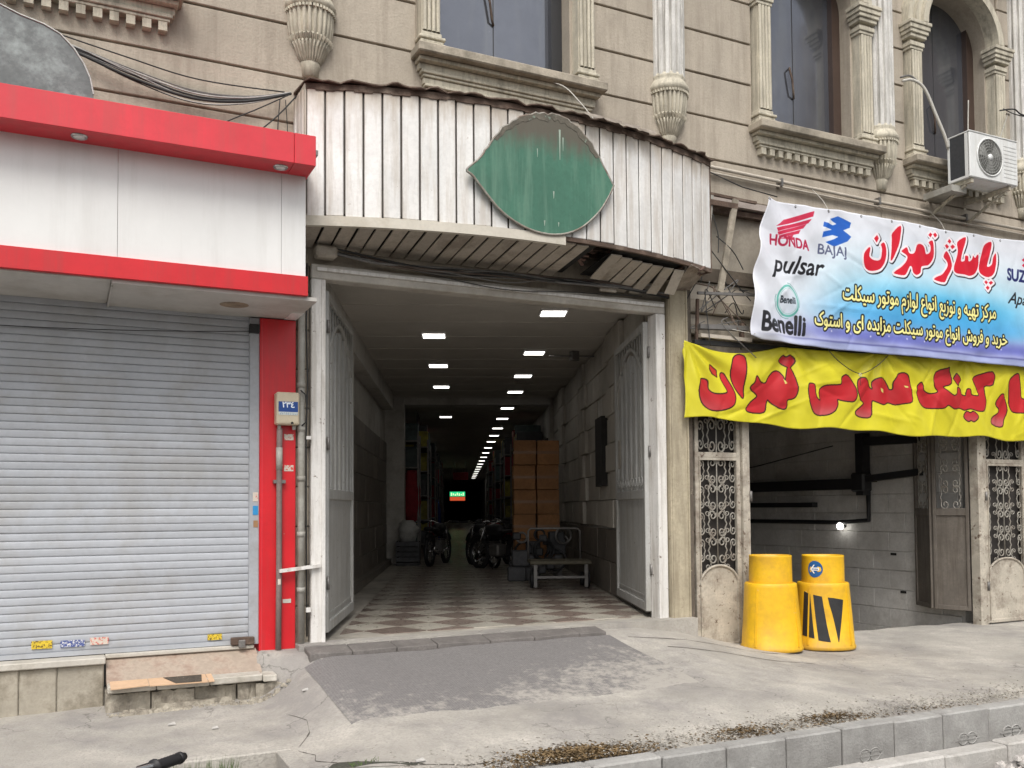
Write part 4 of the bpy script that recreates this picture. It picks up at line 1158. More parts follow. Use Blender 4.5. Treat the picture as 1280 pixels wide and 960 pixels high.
for k in range(29, 54):
    a, b_ = arcp(k / 54, .004), arcp((k + 1) / 54, .004); a2, b2 = arcp(k / 54, -.03), arcp((k + 1) / 54, -.03)
    tr2.hexa([(a[0], a[1], ZB - .01), (b_[0], b_[1], ZB - .01), (b2[0], b2[1], ZB - .01), (a2[0], a2[1], ZB - .01)], [(a[0], a[1], ZB + .028), (b_[0], b_[1], ZB + .028), (b2[0], b2[1], ZB + .028), (a2[0], a2[1], ZB + .028)])
tr2.build('bare_rail', rust, can)
# rusty roof sheet with a ragged, lifted edge
NS = 90
ov, zz = [], []
for k in range(NS + 1):
    t = k / NS
    ov.append(.045 + .018 * math.sin(k * 1.7) + random.uniform(0, .02)); zz.append(ZT + .035 + .012 * math.sin(k * .9) + rj(.006))
for k in range(NS):
    a, b_ = arcp(k / NS, ov[k]), arcp((k + 1) / NS, ov[k + 1])
    rf.hexa([(a[0], a[1], zz[k] - .012), (b_[0], b_[1], zz[k + 1] - .012), (b_[0], .03, ZT + .10), (a[0], .03, ZT + .10)],
            [(a[0], a[1], zz[k]), (b_[0], b_[1], zz[k + 1]), (b_[0], .03, ZT + .115), (a[0], .03, ZT + .115)])
rf.build('roof_sheet', rust, can)
tg = MB()
for k in range(54):
    a, b_ = arcp(k / 54, .012), arcp((k + 1) / 54, .012); a2, b2 = arcp(k / 54, -.02), arcp((k + 1) / 54, -.02)
    dz0 = .025 + .018 * abs(math.sin(k * 2.3))
    tg.hexa([(a[0], a[1], ZT - dz0), (b_[0], b_[1], ZT - dz0), (b2[0], b2[1], ZT - dz0), (a2[0], a2[1], ZT - dz0)], [(a[0], a[1], ZT + .02), (b_[0], b_[1], ZT + .02), (b2[0], b2[1], ZT + .02), (a2[0], a2[1], ZT + .02)])
tg.build('top_flashing', rust, can)
# curled scallops of roofing over the sign
for k in range(4):
    c = arcp(.60 + k * .05, .06)
    sc = MB()
    n_ = 10
    vs = []
    for i in range(n_ + 1):
        a = PI * i / n_
        vs.append((c[0] + .11 * math.cos(a), c[1] - .02 - .05 * math.sin(a), ZT + .045 - .055 * math.sin(a)))
    sc.add(vs + [(v[0], v[1] + .01, v[2] + .006) for v in vs], [tuple(range(n_ + 1)), tuple(range(2 * n_ + 1, n_, -1))] + [(i, i + 1, i + n_ + 2, i + n_ + 1) for i in range(n_)])
    sc.build('curled_flap', mat('weathered_felt', (.30, .26, .22), .85, .2, 6, .3, 30, dirt=(.13, .1, .08), dirt_amt=.6, dirt_scale=4), can)
# left return of the canopy
MB().box(cx0 - .012, cx0 + .004, cyb, -.0, ZB, ZT + .02).build('side_panel', pipe_tan, can)
for (y0, y1) in ((-.40, -.30), (-.26, -.18), (-.12, -.05)): MB().box(cx0 - .026, cx0 - .014, y0, y1, ZB + .02, ZT - rj(.03) - .02).build('side_plank', plank_paint, can)
MB().box(cx1 - .004, cx1 + .01, cyb, .0, ZB, ZT + .02).build('side_panel', rust, can)
# soffit planks run from fascia to wall
x = cx0 + .03
k = 0
while x < cx1 - .08:
    w_ = .148
    xc = x + w_ / 2
    t = (xc - cx0) / (cx1 - cx0)
    yf = arcp(t, -.04)[1]
    zs = ZB - .008
    if xc < 4.62:
        y1 = .0
        zr = zs - .02 * (k % 2) * .2
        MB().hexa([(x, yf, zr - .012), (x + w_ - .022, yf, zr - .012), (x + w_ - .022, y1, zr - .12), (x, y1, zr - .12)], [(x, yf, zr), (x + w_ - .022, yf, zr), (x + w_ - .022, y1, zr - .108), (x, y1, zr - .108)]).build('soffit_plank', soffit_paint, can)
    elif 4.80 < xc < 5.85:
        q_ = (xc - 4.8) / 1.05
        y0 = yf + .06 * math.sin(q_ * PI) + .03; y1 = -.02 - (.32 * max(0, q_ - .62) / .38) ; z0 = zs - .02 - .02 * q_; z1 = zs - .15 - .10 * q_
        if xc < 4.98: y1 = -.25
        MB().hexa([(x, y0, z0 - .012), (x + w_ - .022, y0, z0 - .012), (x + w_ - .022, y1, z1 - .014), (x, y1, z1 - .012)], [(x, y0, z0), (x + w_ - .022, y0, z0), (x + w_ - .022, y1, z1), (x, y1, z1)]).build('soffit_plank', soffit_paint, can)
    x += w_; k += 1
sk = MB()
for k in range(60):
    t0_, t1_ = k / 60, (k + 1) / 60
    xa, xb = cx0 + .03 + (cx1 - cx0 - .06) * t0_, cx0 + .03 + (cx1 - cx0 - .06) * t1_
    if 4.62 < xa < 4.8 or xa > 5.8: continue
    ya, yb = arcp(t0_, -.05)[1], arcp(t1_, -.05)[1]
    sk.hexa([(xa, ya, ZB + .012), (xb, yb, ZB + .012), (xb, -.02, ZB - .085), (xa, -.02, ZB - .085)], [(xa, ya, ZB + .02), (xb, yb, ZB + .02), (xb, -.02, ZB - .077), (xa, -.02, ZB - .077)])
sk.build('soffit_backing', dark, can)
# steel frame, seen through the broken soffit
fr = MB()
for y, e_ in ((-.6, 1.3), (-.34, .1), (-.06, .1)): fr.bar((cx0 + e_, y, ZB + .10), (cx1 - e_, y, ZB + .12), .05)
for x in (2.4, 3.4, 4.4, 5.0, 5.6, 6.1): fr.bar((x, -.05, ZB + .16), (x, -.38, ZB + .16), .04)
fr.build('frame', rust, can)
MB().box(cx0 + .05, cx1 - .05, -.38, -.0, ZB + .5, ZB + .52).build('inner_deck', dark, can)
db = MB()
random.seed(5)
for _ in range(34):
    xc = random.choice([rj(.1) + 4.70, rj(.16) + 6.05]); yc = random.uniform(-.5, -.05); zc_ = ZB + random.uniform(-.05, .12)
    db.bar((xc, yc, zc_), (xc + rj(.16), yc + rj(.1), zc_ + rj(.07)), random.uniform(.01, .05), .012)
db.build('torn_boards', mat('torn_felt', (.16, .10, .08), .9, .4, 8, .4), can)['kind'] = 'stuff'
MB().add([(5.86, -.62, ZB - .01), (6.2, -.42, ZB + .0), (6.22, -.12, ZB - .13), (5.95, -.1, ZB - .16), (5.86, -.62, ZB - .02), (6.2, -.42, ZB - .01), (6.22, -.12, ZB - .14), (5.95, -.1, ZB - .17)], [(0, 1, 2, 3), (7, 6, 5, 4), (0, 4, 5, 1), (1, 5, 6, 2), (2, 6, 7, 3), (3, 7, 4, 0)]).build('hanging_board', mat('pale_torn_board', (.36, .31, .26), .9, .3, 6, .3, dirt=(.13, .09, .07), dirt_amt=.8, dirt_scale=5), can)
# bundle under the left end of the soffit
MB().box(2.02, 2.22, -.16, -.02, 3.95, 4.06).build('cable_box', soffit_paint, can, bevel=.02)

# green sign
sg = thing('lens_sign', (4.03, -.87, 4.7), 'blank green lens shaped metal sign with rusted rim on the canopy', 'sign')
SIGN = [(3.214, 4.688),(3.269, 4.748),(3.357, 4.835),(3.453, 4.976),(3.567, 5.13),(3.708, 5.237),(3.875, 5.32),(4.044, 5.351),(4.216, 5.344),(4.365, 5.285),(4.496, 5.175),(4.611, 5.014),(4.753, 4.793),(4.762, 4.762),(4.706, 4.652),(4.586, 4.479),(4.371, 4.296),(4.11, 4.21),(3.823, 4.234),(3.562, 4.357),(3.363, 4.55),(3.276, 4.646)]
def sgy(x): 
    a = max(-ang, min(ang, math.asin((x - (cx0 + cx1) / 2) / R_)))
    return cyb - sag + R_ - R_ * math.cos(a)
ysg = min(sgy(x) for x, z in SIGN) - .035
SP = [(x + (rj(.008) if z > 4.9 else 0), z + (rj(.012) if z > 5.0 else 0)) for x, z in smoothpoly(SIGN)]
MB().prism(SP, lambda x, z: (x, ysg, z), lambda x, z: (x, ysg + .03, z)).build('face', green_paint, sg)
def ringp(P, y, w_, r):
    return [(x, y, z) for x, z in P]
MB().tube([(x, ysg + .006, z) for x, z in SP] + [(SP[0][0], ysg + .006, SP[0][1])], .011, 6, False).build('rim', mat('pale_rusty_rim', (.34, .32, .28), .6, .3, 10, .2, dirt=(.16, .10, .07), dirt_amt=.8, dirt_scale=6), sg)
# rust eaten band along the top
cxs, czs = sum(p[0] for p in SP) / len(SP), sum(p[1] for p in SP) / len(SP)
topP = [p for p in SP if p[1] > czs + .18]
topP.sort(key=lambda p: p[0])
ins = [(cxs + (x - cxs) * (.93 - .07 * random.random() * math.sin(PI * i / len(topP))), czs + (z - czs) * (.93 - .09 * random.random() * math.sin(PI * i / len(topP)))) for i, (x, z) in enumerate(topP)]
mb = MB()
for i in range(len(topP) - 1):
    a, b_, c_, d_ = topP[i], topP[i + 1], ins[i + 1], ins[i]
    mb.hexa([(p[0], ysg - .003, p[1]) for p in (a, b_, c_, d_)], [(p[0], ysg - .0005, p[1]) for p in (a, b_, c_, d_)])
mb.build('rust_edge', mat('sign_edge_rust', (.13, .115, .09), .8, .3, 8, .3, chips=(.2, .25, .2), chip_amt=.2, chip_scale=18), sg)
dr = MB()
for (x, z0, z1, w_) in ((4.17, 5.22, 4.93, .010), (4.205, 5.15, 5.02, .006), (4.10, 4.62, 4.55, .007), (4.0, 4.33, 4.28, .008), (4.15, 4.33, 4.29, .006), (3.93, 5.0, 4.92, .005)):
    dr.hexa([(x - w_ * .25, ysg - .002, z1), (x + w_ * .25, ysg - .002, z1), (x + w_ * .25, ysg - .001, z1), (x - w_ * .25, ysg - .001, z1)], [(x - w_, ysg - .003, z0), (x + w_, ysg - .003, z0), (x + w_, ysg - .001, z0), (x - w_, ysg - .001, z0)])
dr.build('drip_mark', mat('pale_green_drip', (.34, .42, .35), .6, .1), sg)
for (x, z) in ((3.86, 5.1), (4.1, 5.2), (4.3, 5.1), (3.63, 4.75), (4.5, 4.75), (4.05, 4.33)):
    MB().tube([(x, ysg + .02, z), (x, ysg + .2, z)], .012, 5).build('stand_off', steel, sg)

# ================================================================== LEFT SHOP
shop = thing('shuttered_shop', (-.5, 0, 0), 'closed shop with grey roller shutter, red pillar and white red fascia', 'shop')
YS = .02
SX0 = -3.2
# slats
me = MB()
pts = [(0, 0), (-.005, .004), (-.0075, .012), (-.0085, .03), (-.0075, .048), (-.005, .0585), (0, .0625)]
v = []
for x in (0, 1):
    for (y, z) in pts: v.append((x, y, z))
    v.append((x, .008, .0625)); v.append((x, .008, 0))
n9 = 9
fcs = [(i, i + 1, i + 1 + n9, i + n9) for i in range(8)] + [(8, 0, n9, 8 + n9)] + [tuple(range(8, -1, -1)), tuple(range(n9, 2 * n9))]
me.add(v, fcs)
slat_me = me.mesh('shutter_slat'); slat_me.materials.append(shutter_m)
nsl = 45
for k in range(nsl):
    z = .50 + k * .0645
    o = share('shutter_slat', slat_me, shop, (SX0 + .1, YS + rj(.003), z), scale=(1.455 - SX0 - .1, 1, 1))
MB().box(SX0 + .1, 1.455, YS + .009, YS + .02, .46, 3.4).build('shutter_backing', dark, shop)
MB().box(SX0 + .1, 1.455, YS - .015, YS + .008, .462, .50).build('bottom_bar', shutter_m, shop)
for x0 in (1.455, SX0):
    MB().box(x0, x0 + .085, YS - .05, YS + .03, .46, 3.36).build('guide_rail', rail_m, shop, bevel=.004)
# pillar
pl_ = MB().box(1.54, 1.86, -.05, .3, .0, 3.36).build('pillar', pillar_red, shop, bevel=.004)
MB().box(1.558, 1.565, -.053, -.049, .3, 3.35).build('panel_joint', acm_red, pl_)
MB().box(-3.8, SX0, -.05, .3, .0, 3.36).build('pillar', pillar_red, shop, bevel=.004)
# soffit boards
YF = -.86
for x0, x1 in ((SX0 - .6, .28), (.285, 1.86)):
    MB().box(x0, x1 - .003, YF + .012, .05, 3.37 + (.02 if x0 < 0 else 0), 3.40).build('soffit_board', soffit_grey, shop)
MB().add([(.283, YF + .1, 3.355), (.283, .0, 3.355), (.295, .0, 3.355), (.295, YF + .1, 3.355), (.283, YF + .1, 3.372), (.283, .0, 3.372), (.295, .0, 3.372), (.295, YF + .1, 3.372)], [(0, 1, 2, 3), (4, 7, 6, 5), (0, 4, 5, 1), (2, 6, 7, 3), (1, 5, 6, 2), (0, 3, 7, 4)]).build('joint_strip', soffit_grey, shop)
sm_ = MB().lathe([(.0, 3.366), (.11, 3.367), (.12, 3.3695)], (1.25, -.45), 18).build('ceiling_stain', mat('brown_stain', (.30, .23, .16), .9, .3, 9), shop)
# fascia
MB().box(SX0 - .6, 1.775, YF - .0, .0, 3.4005, 3.402).build('fascia_floor', soffit_grey, shop)
for x0, x1 in ((SX0 - .6, -1.25), (-1.247, .32), (.323, 1.555), (1.558, 1.755)):
    MB().box(x0, x1, YF, YF + .02, 3.565, 4.52).build('fascia_panel', acm_white, shop)
MB().box(1.735, 1.757, YF + .0201, .03, 3.40, 4.52).build('fascia_side', acm_white, shop)
MB().box(SX0 - .6, 1.77, YF - .03, YF + .02, 3.40, 3.562).build('red_lower_band', pillar_red, shop, bevel=.003)
MB().box(1.60, 1.775, YF + .03, -.0, 3.405, 3.47).build('red_return', acm_red, shop)
tb = MB().box(SX0 - .6, 1.70, -1.13, YF + .02, 4.40, 4.635)
up = MB().box(SX0 - .6, 1.60, -1.13, YF + .3, 4.40, 4.645).build('red_upper_box', acm_red, shop, bevel=.003)
MB().box(1.603, 1.775, -1.13, YF + .3, 4.40, 4.645).build('red_upper_box', acm_red, shop, bevel=.003)
MB().box(SX0 - .6, 1.86, YF, .0, 4.60, 4.64).build('shop_roof', steel, shop)
for x in (.05, 1.52, -1.4):
    dl = MB().lathe([(.06, 4.398), (.055, 4.388), (.045, 4.386), (.04, 4.395)], (x, -1.0), 20).build('downlight', chrome, shop)
    MB().lathe([(.0, 4.394), (.041, 4.394)], (x, -1.0), 20).build('lens', white_m, dl)
MB().add([(SX0, YF + .5, 3.39), (1.6, YF + .5, 3.39), (1.6, -.02, 3.36), (SX0, -.02, 3.36)], [(0, 1, 2, 3)])
# white block beside soffit
MB().box(1.757, 1.86, -.35, .02, 3.365, 3.62).build('white_side_block', acm_white, shop)
# thin wire across the shutter head
MB().tube([(SX0 + (1.48 - SX0) * i / 20, -.03, 3.12 + .02 * (i / 20) + .10 * (1 - 4 * (i / 20 - .5) ** 2) * -1 + .1) for i in range(21)], .004, 5).build('shutter_wire', cable_b, shop)
MB().box(1.45, 1.53, -.06, .0, 3.22, 3.30).build('wire_box', black_m, shop)
# lock
MB().box(1.30, 1.50, -.06, -.01, .462, .53).build('lock', rust, shop, bevel=.008)
MB().box(1.36, 1.42, -.09, -.055, .44, .51).build('padlock', steel, shop, bevel=.008)
# stickers on shutter and rail
for (x0, x1, z0, z1, m_) in ((-.25, -.10, .535, .60, st_yel), (-.04, .14, .535, .59, st_blue), (.18, .32, .54, .60, st_wht), (1.11, 1.23, .515, .565, st_yel)):
    MB().box(x0, x1, YS - .0185, YS - .0155, z0, z1).build('sticker', m_, shop)
for (x0, x1, z0, z1, m_) in ((1.485, 1.53, 1.60, 1.68, mat('sky_blue_sticker', (.03, .28, .6), .5)), (1.49, 1.53, 1.49, 1.55, mat('brown_sticker', (.35, .2, .1), .5)), (1.485, 1.53, 1.72, 1.80, st_wht)):
    MB().box(x0, x1, YS - .0535, YS - .0505, z0, z1).build('sticker', m_, shop)
# plinth: slab and stones
MB().box(SX0, .295, -.17, .02, .40, .455).build('sill_slab', sill_white, shop, bevel=.008)
x = SX0
for x2 in (-2.6, -2.0, -1.3, -.62, -.33, -.06, .285):
    MB().box(x + .0015, x2 - .0015, -.13 + rj(.004), .02, -.05, .398).build('plinth_stone', plinth_m, shop, bevel=.01); x = x2
MB().box(.295, 1.50, .0 - .04, .02, .425, .458).build('sill_slab', sill_white, shop, bevel=.006)
# sloping tread and step
MB().hexa([(.30, -.30, .22), (1.52, -.30, .22), (1.52, -.0, .25), (.30, -.0, .25)], [(.30, -.30, .262), (1.52, -.30, .262), (1.52, -.0, .424), (.30, -.0, .424)]).build('step_slope', mat('veined_brown_marble', (.44, .36, .29), .5, .15, 5, .2, 30, dirt=(.26, .17, .13), dirt_amt=.7, dirt_scale=5), shop)
for x0, x1, dz in ((.30, .66, 0), (.664, 1.07, 0), (1.074, 1.50, .0), (1.504, 1.62, -.01)):
    MB().hexa([(x0, -.44, .205 + dz), (x1, -.44 + rj(.01), .205 + dz), (x1, -.26, .205 + dz), (x0, -.26, .205 + dz)], [(x0, -.44, .262 + dz), (x1, -.44, .262 + dz), (x1, -.26, .268 + dz), (x0, -.26, .268 + dz)]).build('step_slab', sill_white, shop, bevel=.008)
random.seed(3)
for x0, x1, z1, y0 in ((.29, .62, .20, -.36), (.63, .96, .198, -.38), (.97, 1.3, .19, -.33), (1.31, 1.62, .19, -.36), (.66, 1.25, .1, -.42), (1.45, 1.72, .19, -.40)):
    n_ = 8
    mbx = MB()
    top, bot = [], []
    for i in range(n_ + 1):
        xx = x0 + (x1 - x0) * i / n_
        top.append((xx, y0 + rj(.02), z1 - random.uniform(0, .02))); bot.append((xx, y0 - .015 + rj(.02), -.02))
    for i in range(n_):
        mbx.hexa([bot[i], bot[i + 1], (bot[i + 1][0], .0, -.02), (bot[i][0], .0, -.02)], [top[i], top[i + 1], (top[i + 1][0], -.0, top[i + 1][2]), (top[i][0], -.0, top[i][2])])
    mbx.build('step_rubble', rubble_m, shop)
ck = MB()
for i in range(120):
    x = random.uniform(.3, 1.75); y = -.44 - random.uniform(0, .1); s_ = random.uniform(.008, .03); z = G(x, y)
    ck.hexa([(x - s_, y - s_, z), (x + s_, y - s_ * .6, z), (x + s_ * .8, y + s_, z), (x - s_, y + s_, z)], [(x - s_ * .6, y - s_ * .5, z + s_), (x + s_ * .5, y - s_ * .4, z + s_ * .7), (x + s_ * .6, y + s_ * .6, z + s_), (x - s_ * .5, y + s_ * .6, z + s_)])
tag(ck.build('rubble_crumbs', rubble_m), kind='stuff')
# cardboard
cb = thing('flattened_cardboard', (.75, -.36, .27), 'flattened brown cardboard box lying on the shop step, dark print in its middle', 'cardboard')
for (x0, x1, d0, d1) in ((.32, .60, 0, .01), (.605, 1.05, .004, -.002), (1.055, 1.10, -.002, 0)):
    MB().hexa([(x0, -.50, .266 + d0 - .02), (x1, -.50, .266 + d1 - .02), (x1, -.30, .272), (x0, -.30, .272)], [(x0, -.50, .274 + d0 - .02), (x1, -.50, .274 + d1 - .02), (x1, -.30, .280), (x0, -.30, .280)]).build('flap', card_m, cb)
MB().hexa([(.80, -.495, .2575), (1.0, -.495, .2575), (1.02, -.32, .2795), (.72, -.32, .2795)], [(.80, -.495, .2605), (1.0, -.495, .2605), (1.02, -.32, .2825), (.72, -.32, .2825)]).build('dark_print', mat('dark_print', (.08, .065, .05), .8, .3, 30, 0, chips=(.5, .4, .3), chip_amt=.1, chip_scale=70), cb)
MB().hexa([(.34, -.5, .2), (1.07, -.5, .2), (1.07, -.505, .2), (.34, -.505, .2)], [(.33, -.5, .247), (1.1, -.5, .247), (1.1, -.505, .247), (.33, -.505, .247)]) 

# meter box with its number plate
mt = thing('meter_box', (1.765, -.10, 2.39), 'cream meter box with blue number plate on the red pillar', 'meter box')
MB().box(1.665, 1.868, -.17, -.052, 2.40, 2.69).build('casing', meter_m, mt, bevel=.012)
MB().box(1.68, 1.855, -.172, -.168, 2.42, 2.46).build('lower_lid', meter_m, mt)
MB().lathe([(.0, 0), (.011, 0), (.011, .006)], (0, 0), 12).build('screw', black_m, mt, local=True)
sc_ = LAST[0]; sc_.rotation_euler = (PI / 2, 0, 0); sc_.location = (1.80 - 1.765, -.172 + .10, 2.415 - 2.39)
for x in (1.70, 1.83): MB().tube([(x, -.11, 2.36), (x, -.11, 2.40)], .017, 8).build('gland', pipe_pvc, mt)
cv = Canvas(1.68, 1.852, 2.485, 2.605, 2600, (.10, .27, .55))
m_ = cv.glyphs(place_text(text_loops('\u0662\u0663\u0664'), (1.715, 2.553), (1.82, 2.553), 1.0), cv.mask())
cv.paint(cv.dilate(m_, .0022), (.93, .95, .97))
m2 = cv.mask(); m2[:int(.028 * 2600)] = True
cv.paint(m2, (.86, .87, .84))
random.seed(2)
for r_ in (.006, .016):
    xx = 1.69
    while xx < 1.84:
        ww = random.uniform(.004, .014); m3 = cv.poly([(xx, 2.485 + r_), (xx + ww, 2.485 + r_), (xx + ww, 2.485 + r_ + .005), (xx, 2.485 + r_ + .005)]); cv.paint(m3, (.30, .45, .62)); xx += ww + .005
def flat_print(cv, name, parent, y, im_name, x0, x1, z0, z1):
    m = mat_image(im_name, cv.image(im_name), .45)
    o = MB().add([(x0, y, z0), (x1, y, z0), (x1, y, z1), (x0, y, z1)], [(0, 1, 2, 3)]).build(name, m, parent)
    uv = o.data.uv_layers.new(name='UVMap')
    off = wloc(parent)
    for lp in o.data.loops:
        c = o.data.vertices[lp.vertex_index].co
        uv.data[lp.index].uv = ((c.x + off.x - x0) / (x1 - x0), (c.z + off.z - z0) / (z1 - z0))
    return o
flat_print(cv, 'number_plate', mt, -.1735, 'meter_number_print', 1.68, 1.852, 2.485, 2.605)
for (x0, x1, z0, z1) in ((1.755, 1.84, 2.27, 2.325), (1.755, 1.84, 1.99, 2.045)):
    MB().box(x0, x1, -.0535, -.0505, z0, z1).build('sticker', st_wht, shop)
for (x0, x1, z0, z1) in ((1.745, 1.82, .81, .845),): MB().box(x0, x1, -.0535, -.0505, z0, z1).build('sticker', sill_white, shop)
cd = thing('meter_conduit', (1.70, -.08, .35), 'dark worn conduit pipe running down the red pillar below the meter box', 'pipe')
MB().tube([(1.705, -.10, 2.37), (1.705, -.085, 2.2), (1.705, -.085, 1.0), (1.70, -.085, .33)], .026, 10).build('pipe', pipe_pink, cd)
MB().tube([(1.705, -.085, 2.2), (1.705, -.085, 2.0)], .029, 10).build('sleeve', pipe_pvc, cd)
MB().box(1.655, 1.76, -.10, -.05, 1.88, 1.91).build('clamp', steel, cd)
MB().box(1.69, 1.715, -.113, -.1115, .98, 1.03).build('tag', st_wht, cd)
# corner drain pipe between pillar and gate
dp = thing('corner_pipe', (1.93, -.07, .4), 'grey vertical pipe with cables beside the white gate jamb', 'pipe')
MB().tube([(1.905, -.07, 3.98), (1.905, -.07, 1.9), (1.905, -.06, .42)], .032, 10).build('pipe', pipe_pvc, dp)
for z in (2.75, 2.35, 1.9, 1.4, .9): MB().tube([(1.905, -.07, z), (1.905, -.07, z + .045)], .038, 10).build('coupling', pipe_pvc, dp)
MB().tube([(1.96, -.05, 3.9), (1.95, -.07, 3.3), (1.965, -.06, 2.8), (1.95, -.07, 2.3), (1.955, -.05, 1.6), (1.965, -.05, .5)], .008, 6).build('cable', cable_b, dp)
MB().tube([(1.89, -.11, 2.72), (1.93, -.13, 2.68), (1.945, -.12, 2.55), (1.935, -.12, 2.43), (1.90, -.11, 2.40)], .007, 6).build('cable', cable_b, dp)
MB().box(1.95, 1.99, -.09, -.05, 2.28, 2.31).build('clip', white_paint, dp)
MB().box(1.95, 1.99, -.09, -.05, .72, .76).build('clip', white_paint, dp)

# half round duct on the shop roof
du = thing('metal_duct', (-.3, -.6, 4.64), 'mottled grey half round metal duct standing on the shop roof', 'duct')
DP = [(-0.814, 5.447),(-0.633, 5.49),(-0.501, 5.49),(-0.366, 5.441),(-0.202, 5.403),(-0.09, 5.353),(0.007, 5.259),(0.082, 5.147),(0.128, 5.042),(0.152, 4.919),(0.153, 4.829),(-0.491, 4.709),(-0.802, 4.651)]
DP = smoothpoly(DP, 3)[:-2] if False else DP
MB().prism(DP, lambda x, z: (x, -.55, z), lambda x, z: (x, -.12, z)).build('shell', galv, du)
MB().tube([(x, -.552, z) for x, z in DP[:-3]], .007, 6, False).build('seam', mat('bright_seam', (.5, .5, .48), .4, metal=.3), du)
MB().box(-1.0, .0, -.9, -.58, 4.66, 4.70).build('flange', rust, du)

# ================================================================== CABLES ON THE FACADE
def cable(parent, pts, r, m_, n=6, name='cable'):
    P = [Vector(p) for p in pts]
    out = []
    for i in range(len(P) - 1):
        p0, p1, p2, p3 = P[max(i - 1, 0)], P[i], P[i + 1], P[min(i + 2, len(P) - 1)]
        for k in range(6):
            t = k / 6
            out.append(.5 * ((2 * p1) + (-p0 + p2) * t + (2 * p0 - 5 * p1 + 4 * p2 - p3) * t * t + (-p0 + 3 * p1 - 3 * p2 + p3) * t ** 3))
    out.append(P[-1])
    return MB().tube(out, r, n).build(name, m_, parent)
cbn = thing('cable_bundle', (.9, -.1, 5.3), 'sagging bundle of grey cables between the roof duct and the canopy', 'cables')
random.seed(8)
for k in range(9):
    dz = rj(.05); s_ = random.uniform(.0, .10)
    cable(cbn, [(-.9, -.09 + rj(.02), 5.62 + dz), (-.1, -.09, 5.50 + dz * .8), (.45, -.1 + rj(.02), 5.37 + dz - s_ * .5), (.95, -.1, 5.30 + dz * .4 - s_), (1.4, -.1, 5.33 + dz * .3 - s_ * .6), (1.80, -.09, 5.44 + dz * .2)], random.choice([.006, .008, .013, .005]), random.choice([cable_m, mat('silver_cable', (.42, .41, .39), .5, .15, 8), mat('silver_cable', (.42, .41, .39), .5, .15, 8), cable_b]))
cable(cbn, [(-.3, -.05, 5.62), (.4, -.06, 5.50), (1.0, -.06, 5.42), (1.75, -.06, 5.45)], .006, cable_b)
cable(cbn, [(1.80, -.12, 5.42), (1.5, -.2, 5.2), (1.15, -.3, 4.95), (.95, -.5, 4.70)], .006, cable_b)
cable(cbn, [(1.84, -.12, 5.40), (1.65, -.2, 5.15), (1.4, -.4, 4.85), (1.25, -.6, 4.66)], .007, cable_b)
cable(cbn, [(1.70, -.1, 5.36), (1.68, -.1, 5.0), (1.72, -.1, 4.68)], .005, cable_b)
cable(cbn, [(1.75, -.1, 5.36), (1.77, -.1, 5.0), (1.74, -.1, 4.68)], .004, cable_b)
w2 = thing('loose_wire', (4.5, -.2, 5.6), 'thin pale wire hanging from the window down to the canopy roof', 'wire')
cable(w2, [(4.45, .1, 6.16), (4.52, -.3, 5.95), (4.62, -.5, 5.7), (4.72, -.6, 5.5)], .006, cable_w)
w3 = thing('door_head_cables', (3.8, -.1, 4.0), 'tangle of dark cables sagging along the gate lintel', 'cables')
random.seed(21)
for k in range(9):
    pts = [(2.1 + .05 * k, -.10, 4.03 + rj(.03))]
    for j in range(1, 6):
        pts.append((2.1 + (3.75) * j / 6 + rj(.1), -.10 - random.uniform(0, .08), 3.975 - .02 * math.sin(j) + rj(.035) - (.05 if j in (2, 3) and k % 3 == 0 else 0)))
    pts.append((5.95, -.09, 3.96 + rj(.03)))
    cable(w3, pts, random.choice([.006, .009, .012]), random.choice([cable_b, cable_m, mat('brown_cable', (.09, .065, .05), .7)]))
cable(w3, [(2.2, -.08, 4.0), (3.0, -.09, 3.93), (3.9, -.1, 3.84), (4.6, -.1, 3.88), (5.6, -.09, 3.93)], .005, cable_b)
for (x, z) in ((3.62, 3.955), (5.05, 3.93)): MB().box(x, x + .2, -.13, -.10, z, z + .04).build('junction', soffit_paint, w3)

pp = thing('facade_pipe', (9, -.1, 5.4), 'thin tan pipe running along the wall above the white banner', 'pipe')
MB().tube([(6.30, -.06, 5.52), (9, -.06, 5.475), (14, -.06, 5.47)], .022, 8).build('pipe', pipe_tan, pp)
MB().tube([(6.30, -.05, 5.46), (9, -.05, 5.42), (14, -.05, 5.40)], .012, 8).build('pipe', pipe_tan, pp)
for x in (7.6, 9.2, 10.8, 12.4): MB().box(x, x + .03, -.09, .03, 5.44, 5.53).build('clip', steel, pp)
MB().tube([(6.3, -.08, 5.50), (7.0, -.10, 5.33), (7.5, -.12, 5.28)], .007, 5).build('stay_wire', cable_b, pp)

# broken bracket frame between canopy and banner
bf = thing('broken_bracket', (6.8, -.2, 4.1), 'rusty broken steel bracket frame leaning between canopy and banner', 'bracket')
MB().bar((6.88, -.12, 5.16), (6.62, -.14, 4.06), .075, .03).build('upright', stone_dark, bf)
MB().bar((6.56, -.10, 5.2), (6.40, -.16, 4.3), .045, .02).build('upright', pipe_pvc, bf)
MB().bar((6.40, -.10, 5.19), (7.2, -.10, 5.17), .03, .03).build('top_rail', rust, bf)
MB().bar((6.30, -.15, 4.02), (7.1, -.2, 4.06), .03, .03).build('lower_rail', steel, bf)
MB().bar((6.32, -.12, 3.96), (6.30, -.12, 3.45), .03, .03).build('stub', rust, bf)
MB().bar((6.30, -.16, 3.64), (6.95, -.2, 3.66), .07, .05).build('roller_tube', steel, bf)
MB().bar((6.30, -.18, 3.54), (7.0, -.2, 3.53), .05, .04).build('roller_tube', pipe_tan, bf)
MB().bar((6.88, -.19, 3.5), (6.88, -.19, 3.72), .04, .04).build('stub', rust, bf)
random.seed(4)
